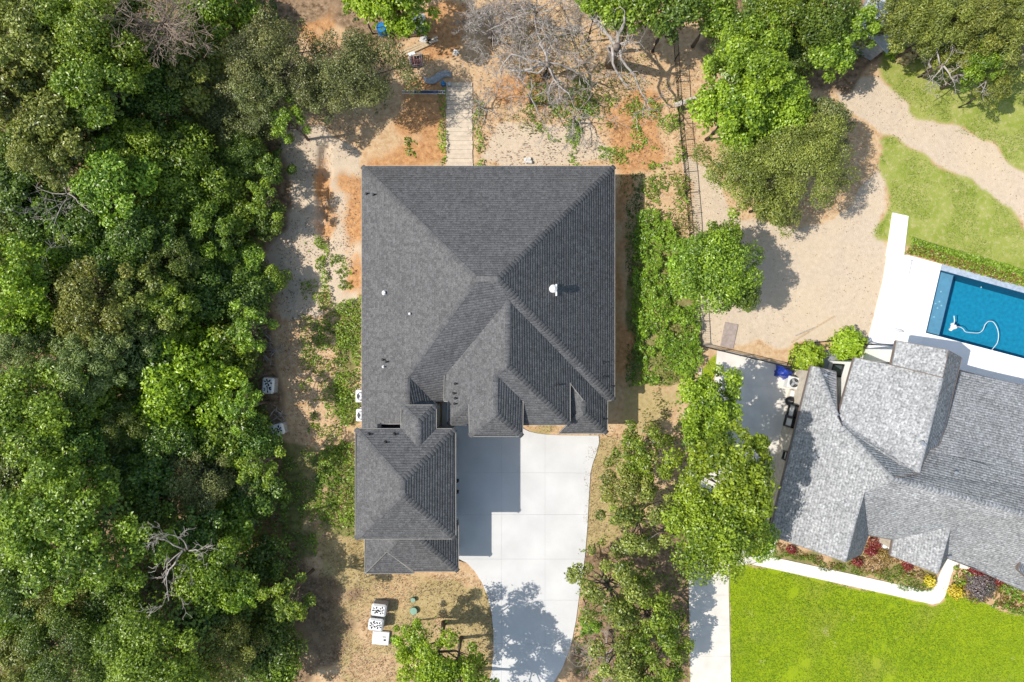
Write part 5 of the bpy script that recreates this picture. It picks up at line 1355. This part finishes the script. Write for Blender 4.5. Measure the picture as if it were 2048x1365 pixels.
def condenser(px, py, label, s_=.85, h=.85, body=WHITEP, rz=0.0, fan=BLACKM):
    c = W(px, py, h); root = empty('air_conditioner', (c.x, c.y, 0), rz); tag(root, label, 'air conditioner', 'outdoor condensers')
    MB().box((0, 0, .04), (s_ * 1.15, s_ * 1.15, .08)).build('pad', CONC2, root)
    MB().bbox((0, 0, .08 + (h - .08) / 2), (s_, s_, h - .08), 0, .05).build('cabinet', body, root)
    MB().cyl((0, 0, h - .01), s_ * .38, .02, 24).build('fan_opening', fan, root)
    for k in range(3):
        a = k * 2.094; MB().box((math.cos(a) * s_ * .18, math.sin(a) * s_ * .18, h + .018), (s_ * .3, .16, .01), a).build('fan_blade', GALV, root)
    g = MB()
    for rr in (.15, .27, .38):
        g.tube([(math.cos(t) * s_ * rr, math.sin(t) * s_ * rr, h + .035) for t in np.linspace(0, 6.283, 20)], .008, 4)
    g.build('fan_guard', GALV, root)
condenser(723, 793, 'white condenser half under the eave, north of its twin', body=mat('cabinet_white', (.8, .8, .8), .5, .03))
condenser(724, 831, 'white condenser half under the eave, next to the garage', body=mat('cabinet_white', (.8, .8, .8)))
condenser(1588, 766, 'grey condenser beside the blue covered grill', body=mat('cabinet_grey', (.6, .6, .58), .5, .05), rz=-.22)
# covered grill and other things on the pad
def draped(name, px, py, dims, rz, m, label, cat, seed):
    r = np.random.default_rng(seed); c = W(px, py, 0); root = empty(name, c, rz); tag(root, label, cat)
    n_ = 14; vs = []; fs = []
    for i in range(n_):
        for j in range(n_):
            u = i / (n_ - 1) * 2 - 1; v_ = j / (n_ - 1) * 2 - 1
            e = max(abs(u), abs(v_)); z = dims[2] * (1 - max(0, (e - .6) / .4) ** 1.6 * .95) * (.82 + .18 * math.cos(u * 3 + 1) + .1 * math.sin(v_ * 5))
            x = u * dims[0] / 2 * (1 + .08 * math.sin(v_ * 6 + seed)); y = v_ * dims[1] / 2 * (1 + .1 * math.sin(u * 7))
            vs.append((x + r.normal() * .02, y + r.normal() * .02, max(.02, z + r.normal() * .025)))
    for i in range(n_ - 1):
        for j in range(n_ - 1): a = i * n_ + j; fs.append((a, a + n_, a + n_ + 1, a + 1))
    mb = MB(); mb.add(vs, fs); mb.build('cover', m, root)
    for sx in (-1, 1):
        for sy in (-1, 1): MB().cyl((sx * dims[0] * .33, sy * dims[1] * .33, 0), .03, dims[2] * .5, 8).build('leg', BLACKM, root)
    return root
draped('covered_grill', 1566, 746, (1.25, .8, .95), -.35, BLUE, 'grill under a crumpled bright blue cover at the pad fence', 'grill', 3)
c = W(1586, 790, 0); root = empty('equipment_box', c, -.25); tag(root, 'pale utility box next to the grey condenser', 'utility box')
MB().bbox((0, 0, .3), (.85, .6, .6), 0, .05).build('cabinet', CONC2, root); MB().box((0, 0, .61), (.7, .45, .02)).build('lid', WHITEP, root)
c = W(1572, 801, 0); root = empty('kettle_grill', c); tag(root, 'round black kettle grill on the parking pad', 'grill')
mb = MB()
prof = [(.04, .42), (.2, .45), (.31, .58), (.34, .72), (.31, .86), (.2, .97), (.05, 1.02)]
nn = 18; vs = []; fs = []
for rr, z in prof:
    for k in range(nn): vs.append((rr * math.cos(k * 2 * math.pi / nn), rr * math.sin(k * 2 * math.pi / nn), z))
for i in range(len(prof) - 1):
    for k in range(nn): fs.append((i * nn + k, i * nn + (k + 1) % nn, (i + 1) * nn + (k + 1) % nn, (i + 1) * nn + k))
fs.append(tuple(range((len(prof) - 1) * nn, len(prof) * nn))); mb.add(vs, fs); mb.build('bowl', BLACKM, root, True)
for k in range(3): a = k * 2.09 + .4; MB().tube([(math.cos(a) * .18, math.sin(a) * .18, .5), (math.cos(a) * .38, math.sin(a) * .38, 0)], .02, 6).build('leg', GALV, root)
MB().tube([(-.07, 0, 1.0), (-.06, 0, 1.08), (.06, 0, 1.08), (.07, 0, 1.0)], .015, 6).build('handle', WOODG, root)
MB().bbox((.45, -.05, .5), (.45, .4, .04), 0, .01).build('side_shelf', WOOD, root)
# boards, mats, lumber
def board(px0, py0, px1, py1, w, t, z, label, m=WOOD, name='board', tilt=0.0):
    a = W(px0, py0); b = W(px1, py1); d = b - a; root = empty(name, (a + b) / 2); tag(root, label, 'board')
    L_ = d.length; ang = math.atan2(d.y, d.x); mb = MB()
    n_ = 4
    vs = []
    for i in range(n_ + 1):
        x = -L_ / 2 + L_ * i / n_; zz = z + tilt * i / n_ + .01 * math.sin(i * 2.1)
        for (y, q) in ((-w / 2, -t / 2), (w / 2, -t / 2), (w / 2, t / 2), (-w / 2, t / 2)):
            vs.append((x * math.cos(ang) - y * math.sin(ang), x * math.sin(ang) + y * math.cos(ang), zz + q))
    fs = [(0, 3, 2, 1), (n_ * 4, n_ * 4 + 1, n_ * 4 + 2, n_ * 4 + 3)]
    for i in range(n_):
        for k in range(4): fs.append((i * 4 + k, i * 4 + (k + 1) % 4, i * 4 + 4 + (k + 1) % 4, i * 4 + 4 + k))
    mb.add(vs, fs); mb.build('timber', m, root); return root
board(1343,220,1382,212,.32,.04,.95,'weathered grey board laid across the metal fence', WOODG, tilt=.7)
board(1582,685,1668,633,.10,.04,.05,'long thin pale timber lying on the sandy yard', WOOD)
board(1590,672,1630,655,.08,.03,.05,'short grey timber beside the long thin timber', WOODG)
board(1401,735,1396,778,.22,.05,.06,'pale timber lying in the grass strip by the pad', WOODP)
board(1188,1084,1188,1112,.06,.06,.35,'thin dark stake beside the wide driveway', BLACKM, tilt=.3)
c = W(1458, 671); root = empty('ground_mat', c, -.2); tag(root, 'brown flat sheet lying on the sandy yard above the pad', 'sheet')
MB().bbox((0, 0, .04), (.95, 1.75, .05), 0, .015).build('sheet', TERRA, root)
def lumber(px, py, rz, L_, n_, rows, label, m=WOOD, w=.14):
    c = W(px, py); root = empty('lumber_stack', c, rz); tag(root, label, 'lumber')
    for r_ in range(rows):
        for k in range(n_):
            MB().box((random.uniform(-.12, .12), (k - (n_ - 1) / 2) * (w + .02), .06 + r_ * .1), (L_ * random.uniform(.85, 1.05), w, .09), random.uniform(-.03, .03)).build('timber', m, root)
lumber(838, 64, .1, 1.3, 4, 3, 'short stack of lumber at the foot of the wrapped pallet')
lumber(833, 98, .42, 2.2, 3, 2, 'long lumber stack across the excavated soil')
lumber(851, 88, .38, 2.4, 2, 1, 'two loose timbers near the long lumber stack', WOODP)
# barrel, buckets
def barrel(px, py, r_, h, m, label, name='barrel', cat='barrel'):
    c = W(px, py, 0); root = empty(name, c); tag(root, label, cat)
    mb = MB(); n_ = 18; prof = [(r_ * .92, 0), (r_, h * .1), (r_ * 1.03, h * .33), (r_, h * .36), (r_ * 1.03, h * .66), (r_, h * .9), (r_ * .94, h), (r_ * .85, h), (r_ * .84, h * .96)]
    vs = []; fs = []
    for rr, z in prof:
        for k in range(n_): vs.append((rr * math.cos(k * 6.2832 / n_), rr * math.sin(k * 6.2832 / n_), z))
    for i in range(len(prof) - 1):
        for k in range(n_): fs.append((i * n_ + k, i * n_ + (k + 1) % n_, (i + 1) * n_ + (k + 1) % n_, (i + 1) * n_ + k))
    fs.append(tuple(range((len(prof) - 1) * n_, len(prof) * n_))); mb.add(vs, fs); mb.build('drum', m, root)
    MB().cyl((r_ * .45, 0, h * .96), .05, .05, 8).build('bung', m, root)
barrel(767, 66, .36, .9, BLUEP, 'blue plastic barrel below the small yellow-green tree')
barrel(887, 170, .16, .38, BLUEP, 'small blue bucket by the head of the boardwalk', 'bucket', 'bucket')
barrel(899, 171, .13, .32, GALV, 'small grey bucket standing on the boardwalk', 'bucket', 'bucket')
# wheelbarrow
c = W(806, 52, 0); root = empty('wheelbarrow', c, 1.9); tag(root, 'grey wheelbarrow half hidden under the yellow-green tree', 'wheelbarrow')
mb = MB(); top = [(-.5, -.34, .62), (.42, -.3, .62), (.55, 0, .62), (.42, .3, .62), (-.5, .34, .62)]; bot = [(-.3, -.2, .34), (.2, -.18, .34), (.26, 0, .34), (.2, .18, .34), (-.3, .2, .34)]
mb.add(top + bot, [(5, 6, 7, 8, 9)] + [(i, (i + 1) % 5, 5 + (i + 1) % 5, 5 + i) for i in range(5)]); mb.build('tray', TARP, root)
for sy in (-1, 1): MB().tube([(.55, sy * .06, .2), (-.2, sy * .2, .34), (-1.0, sy * .3, .6)], .02, 6).build('handle', WOOD, root); MB().tube([(-.3, sy * .2, .36), (-.4, sy * .24, 0)], .018, 6).build('leg', BLACKM, root)
mb = MB().tube([(.6 + .19 * math.cos(t), 0, .2 + .19 * math.sin(t)) for t in np.linspace(0, 6.283, 16)], .045, 6); mb.build('wheel', BLACKM, root)
# wire crate of scrap
c = W(833, 125, 0); root = empty('wire_crate', c, .12); tag(root, 'open wire crate of scrap by the oak', 'crate')
for sx in (-1, 1):
    for k in range(5): MB().box((sx * .42, -.4 + k * .2, .3), (.03, .03, .6)).build('bar', GALV, root)
    for z in (.05, .3, .6): MB().box((sx * .42, 0, z), (.03, .86, .03)).build('bar', GALV, root)
for sy in (-1, 1):
    for z in (.05, .3, .6): MB().box((0, sy * .42, z), (.86, .03, .03)).build('bar', GALV, root)
for k in range(4): MB().box((-.3 + k * .2, 0, .6), (.03, .84, .03)).build('bar', GALV, root)
MB().box((0, 0, .1), (.78, .78, .12)).build('scrap', mat('scrap_red', (.16, .05, .04), .7, .3, 9), root); MB().bbox((-.2, .35, .66), (.5, .25, .1), .2, .02).build('sack', WHITEP, root)
# crumpled sheet, pipe barrier, chair-like block, rubble
def sheet(px, py, dims, rz, m, label, seed):
    r = np.random.default_rng(seed); c = W(px, py, 0); root = empty('tarp', c, rz); tag(root, label, 'tarp'); n_ = 12; vs = []; fs = []
    for i in range(n_):
        for j in range(6):
            u = i / (n_ - 1) - .5; v_ = j / 5 - .5
            vs.append((u * dims[0], v_ * dims[1] * (1 - .5 * abs(u)) + .18 * math.sin(u * 6), .08 + dims[2] * (.5 + .5 * math.sin(u * 9 + v_ * 3)) * (1 - abs(v_)) + r.normal() * .02))
    for i in range(n_ - 1):
        for j in range(5): a = i * 6 + j; fs.append((a, a + 6, a + 7, a + 1))
    mb = MB(); mb.add(vs, fs); o = mb.build('cloth', m, root, True)
    s_ = o.modifiers.new('s', 'SOLIDIFY'); s_.thickness = .02
sheet(876, 156, (2.0, .6, .22), .15, TARP, 'crumpled grey tarp lying near the boardwalk head', 5)
a = W(806, 191); b = W(892, 190); root = empty('scaffold_frame', (a + b) / 2); tag(root, 'grey metal frame lying level beside the boardwalk', 'scaffold')
L_ = (b - a).length
for sy in (-.1, .1): MB().tube([(-L_ / 2, sy, .55), (L_ / 2, sy, .55)], .03, 8).build('rail', GALV, root)
for k in range(9): x = -L_ / 2 + L_ * (k + .5) / 9; MB().box((x, 0, .55), (.05, .2, .03)).build('rung', GALV, root)
for x in (-L_ / 2 + .1, L_ / 2 - .1):
    for sy in (-.1, .1): MB().tube([(x, sy, .55), (x, sy * 1.6, 0)], .025, 6).build('leg', GALV, root)
MB().box((.2, 0, .6), (L_ * .55, .17, .05)).build('plank', mat('dark_blue_metal', (.05, .06, .10), .5, .2, 6), root)
def rubble(px, py, r_, seed, label, n_=5):
    r = random.Random(seed); c = W(px, py); root = empty('rubble_pile', c); tag(root, label, 'rubble')
    for k in range(n_):
        mb = MB(); mb.bbox((r.uniform(-r_, r_), r.uniform(-r_, r_) * .6, .1), (r.uniform(.15, .4), r.uniform(.12, .3), r.uniform(.12, .3)), r.uniform(0, 3), .03)
        mb.v = [(x + r.uniform(-.03, .03), y + r.uniform(-.03, .03), z + r.uniform(-.02, .03)) for x, y, z in mb.v]
        mb.build('stone', STONE, root)
rubble(1057, 326, .3, 1, 'broken white concrete at the back wall of the house')
rubble(911, 111, .25, 2, 'pale rubble at the edge of the excavated clay', 3)
rubble(848, 82, .35, 4, 'pale broken rubble beside the lumber', 5)
def sticks(px, py, r_, n_, L_, seed, label, m=DEADW, cat='brush pile', name='brush_pile', rad=.022):
    r = random.Random(seed); c = W(px, py); root = empty(name, c); tag(root, label, cat)
    for k in range(n_):
        x, y = r.gauss(0, r_ * .5), r.gauss(0, r_ * .7); a = r.uniform(0, 3.14); l = L_ * r.uniform(.5, 1.1); z = .05 + r.random() * .3
        d = Vector((math.cos(a), math.sin(a), r.uniform(-.1, .1))) * l / 2; p = Vector((x, y, z)); md = p + Vector((r.gauss(0, .06), r.gauss(0, .06), .03))
        MB().tube([p - d, md, p + d], [rad, rad * .9, rad * .5], 5).build('stick', m, root)
sticks(548, 695, .9, 46, .8, 5, 'brush pile of pale cut sticks beside the dirt lane')
sticks(558, 836, .5, 14, .8, 6, 'split pale logs between the two woodland pallets', name='log_pile', cat='logs', rad=.045)
sticks(470, 298, .5, 8, .9, 7, 'pale bare sticks showing at the lane edge', rad=.03)
sticks(905, 1330, .9, 12, 1.6, 8, 'bare brown branches lying by the driveway edge', DEADB, rad=.02)
# grey shed roof under the far trees and gravel beyond
c = W(1735, 62, 0); root = empty('shed', c, -.5); tag(root, 'small grey metal-roofed shed under the far trees', 'shed')
MB().box((0, 0, 1.0), (2.4, 3.6, 2.0)).build('wall', TARP, root)
for sx in (-1, 1):
    mb = MB(); mb.add([(0, -2, 2.6), (sx * 1.45, -2, 2.0), (sx * 1.45, 2, 2.0), (0, 2, 2.6), (0, -2, 2.54), (sx * 1.45, -2, 1.94), (sx * 1.45, 2, 1.94), (0, 2, 2.54)], [(0, 1, 2, 3), (4, 7, 6, 5), (0, 4, 5, 1), (1, 5, 6, 2), (2, 6, 7, 3)]); r_ = mb.build('roof', mat('shed_metal', (.38, .42, .47), .5, .1, 3), root)
    for k in range(7): MB().box((sx * .72, -1.8 + k * .6, 2.33), (1.5, .04, .05)).build('seam', mat('shed_metal', (.38, .42, .47)), r_) if False else None
# parasol-like grey shade and pole by the pool, seen lying on the deck
c = W(1795, 661, .1); root = empty('folded_parasol', c, -.2); tag(root, 'pale grey folded parasol lying on the pool deck', 'parasol')
mb = MB().tube([(-.42, 0, .08), (-.2, 0, .1), (.2, 0, .1), (.45, 0, .07)], [.02, .1, .1, .02], 10); mb.build('canopy', mat('canvas_grey', (.55, .56, .58), .8, .05, 5), root, True)
MB().tube([(-1.0, -.1, .06), (-.42, 0, .08)], .02, 6).build('pole', GALV, root)
c = W(1821, 535, .1); root = empty('pool_pole', c); tag(root, 'thin grey pole lying on the pool deck by the hedge', 'pole')
MB().tube([W(1824, 522, .12) - c, W(1818, 549, .12) - c], .022, 6).build('shaft', GALV, root); MB().box((W(1824, 522, .12) - c)[:], (.2, .06, .04)).build('head', GALV, root)
